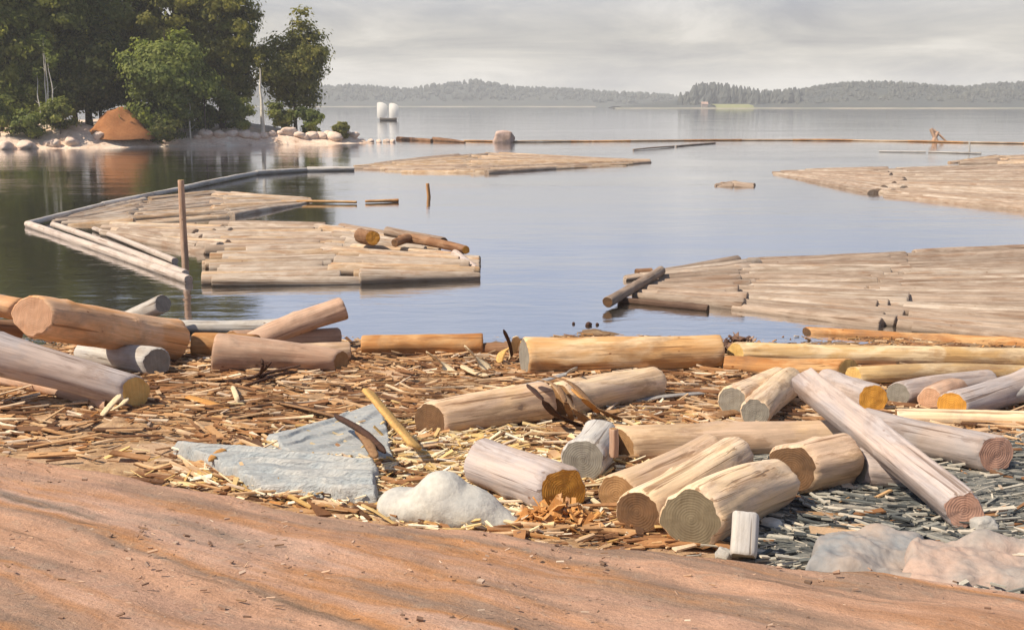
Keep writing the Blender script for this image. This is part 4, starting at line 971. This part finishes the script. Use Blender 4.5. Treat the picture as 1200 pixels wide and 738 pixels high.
forest('far_grove', 'hazy trees rising behind the tip of the wooded point', 140, lambda q: ((lambda px, Y: ((px-600)/F*Y, Y, 3, q.uniform(6, 12)))(q.uniform(380, 450), q.uniform(980, 1010))), 0, 5, .3)
hx = (822-600)/F*664; hs = empty('house', (hx, 664, .8)); hs.scale = (.6,)*3; tag(hs, 'tiny pale red house among the far trees right of centre', 'house')
hw = simple('house_red', (.34, .28, .25), None, .5); hr_ = simple('house_roof', (.45, .30, .24), None, .5)
mesh_from('wall', [(x, y, z) for z in (0, 3.2) for (x, y) in ((-3, 0), (3, 0), (3, 5), (-3, 5))]+[(-3, 2.5, 5), (3, 2.5, 5)], [(0, 1, 5, 4), (1, 2, 6, 5), (2, 3, 7, 6), (3, 0, 4, 7), (4, 7, 8), (5, 9, 6)], hw, hs, False)
mesh_from('roof', [(-3.3, -.4, 3.0), (3.3, -.4, 3.0), (3.3, 2.5, 5.3), (-3.3, 2.5, 5.3), (-3.3, 5.4, 3.0), (3.3, 5.4, 3.0), (-3.3, -.4, 2.8), (3.3, -.4, 2.8), (3.3, 2.5, 5.1), (-3.3, 2.5, 5.1), (-3.3, 5.4, 2.8), (3.3, 5.4, 2.8)],
          [(0, 1, 2, 3), (3, 2, 5, 4), (7, 6, 9, 8), (8, 9, 10, 11), (6, 7, 1, 0), (4, 5, 11, 10), (0, 3, 9, 6), (3, 4, 10, 9), (2, 1, 7, 8), (5, 2, 8, 11)], hr_, hs, False)

# ------------------------------------------------------------------ sailing boat
sb = empty('sailing_boat', atZ(455, 141.5, 0)); tag(sb, 'small dark boat with two white sails off the wooded point', 'sailing boat')
u = sb.location.y/F; sb.rotation_euler = (0, 0, R(-16))
white_sail, g_ = newmat('sailcloth'); g_.add('ShaderNodeOutputMaterial', {'Surface': g_.add('ShaderNodeMixShader', {0: .25, 1: g_.add('ShaderNodeBsdfDiffuse', {'Color': (.92, .91, .88, 1)}), 2: g_.add('ShaderNodeBsdfTranslucent', {'Color': (.85, .83, .8, 1)})})})
hullm = simple('tarred_hull', (.10, .085, .075), None, 2); V = []; Fc = []
for i in range(15):
    t = i/14*2-1; hw_ = 5.0*u*math.sqrt(max(0, 1-t*t*.98))*.5; x = t*10.5*u
    for (yy, zz) in ((-hw_, 2.8*u+.8*u*t*t), (-hw_*.8, .4*u), (0, -1.0*u), (hw_*.8, .4*u), (hw_, 2.8*u+.8*u*t*t)): V.append((x, yy, zz))
for i in range(14):
    for k in range(4): Fc.append((i*5+k, (i+1)*5+k, (i+1)*5+k+1, i*5+k+1))
    Fc.append((i*5+4, (i+1)*5+4, (i+1)*5, i*5))
mesh_from('hull', V, Fc, hullm, sb)
for (x0, x1, ht) in ((-14*u, -1.2*u, 21*u), (1.0*u, 13*u, 20*u)):
    V = []; N = 12
    for j in range(N+1):
        for i in range(N+1):
            a, b = i/N, j/N; xx = x0+(x1-x0)*(a*.92+.04)+(.05*(x1-x0))*math.sin(b*3.1)*(1 if a > .5 else -.5); top = ht-(abs(a-.35)**2)*7*u
            V.append((xx, -2.2*u*math.sin(math.pi*a)*math.sin(math.pi*b*.8+.3), 3.0*u+(top-3.0*u)*b))
    Fc = [(j*(N+1)+i, j*(N+1)+i+1, (j+1)*(N+1)+i+1, (j+1)*(N+1)+i) for j in range(N) for i in range(N)]
    mesh_from('sail', V, Fc, white_sail, sb)
    xm = x0+(x1-x0)*.4
    mesh_from('mast', [(xm+dx, .12+dy, z) for z in (0, ht+1.2*u) for dx, dy in ((-.03, -.03), (.03, -.03), (.03, .03), (-.03, .03))], [(0, 1, 5, 4), (1, 2, 6, 5), (2, 3, 7, 6), (3, 0, 4, 7), (4, 5, 6, 7)], barkm, sb, False)

# ------------------------------------------------------------------ haze
hz, g_ = newmat('haze_air')
pv = g_.add('ShaderNodeVolumePrincipled', {'Color': (.90, .94, 1.0, 1), 'Density': .00045, 'Anisotropy': 0.0})
g_.add('ShaderNodeOutputMaterial', {'Volume': pv})
x0, x1, y0, y1, z0, z1 = -1000, 1000, -60, 1250, -3, 30
hb = mesh_from('haze', [(x, y, z) for z in (z0, z1) for (x, y) in ((x0, y0), (x1, y0), (x1, y1), (x0, y1))], [(3, 2, 1, 0), (4, 5, 6, 7), (0, 1, 5, 4), (1, 2, 6, 5), (2, 3, 7, 6), (3, 0, 4, 7)], hz, smooth=False)
hb['kind'] = 'stuff'; hb['label'] = 'pale haze over the lake'
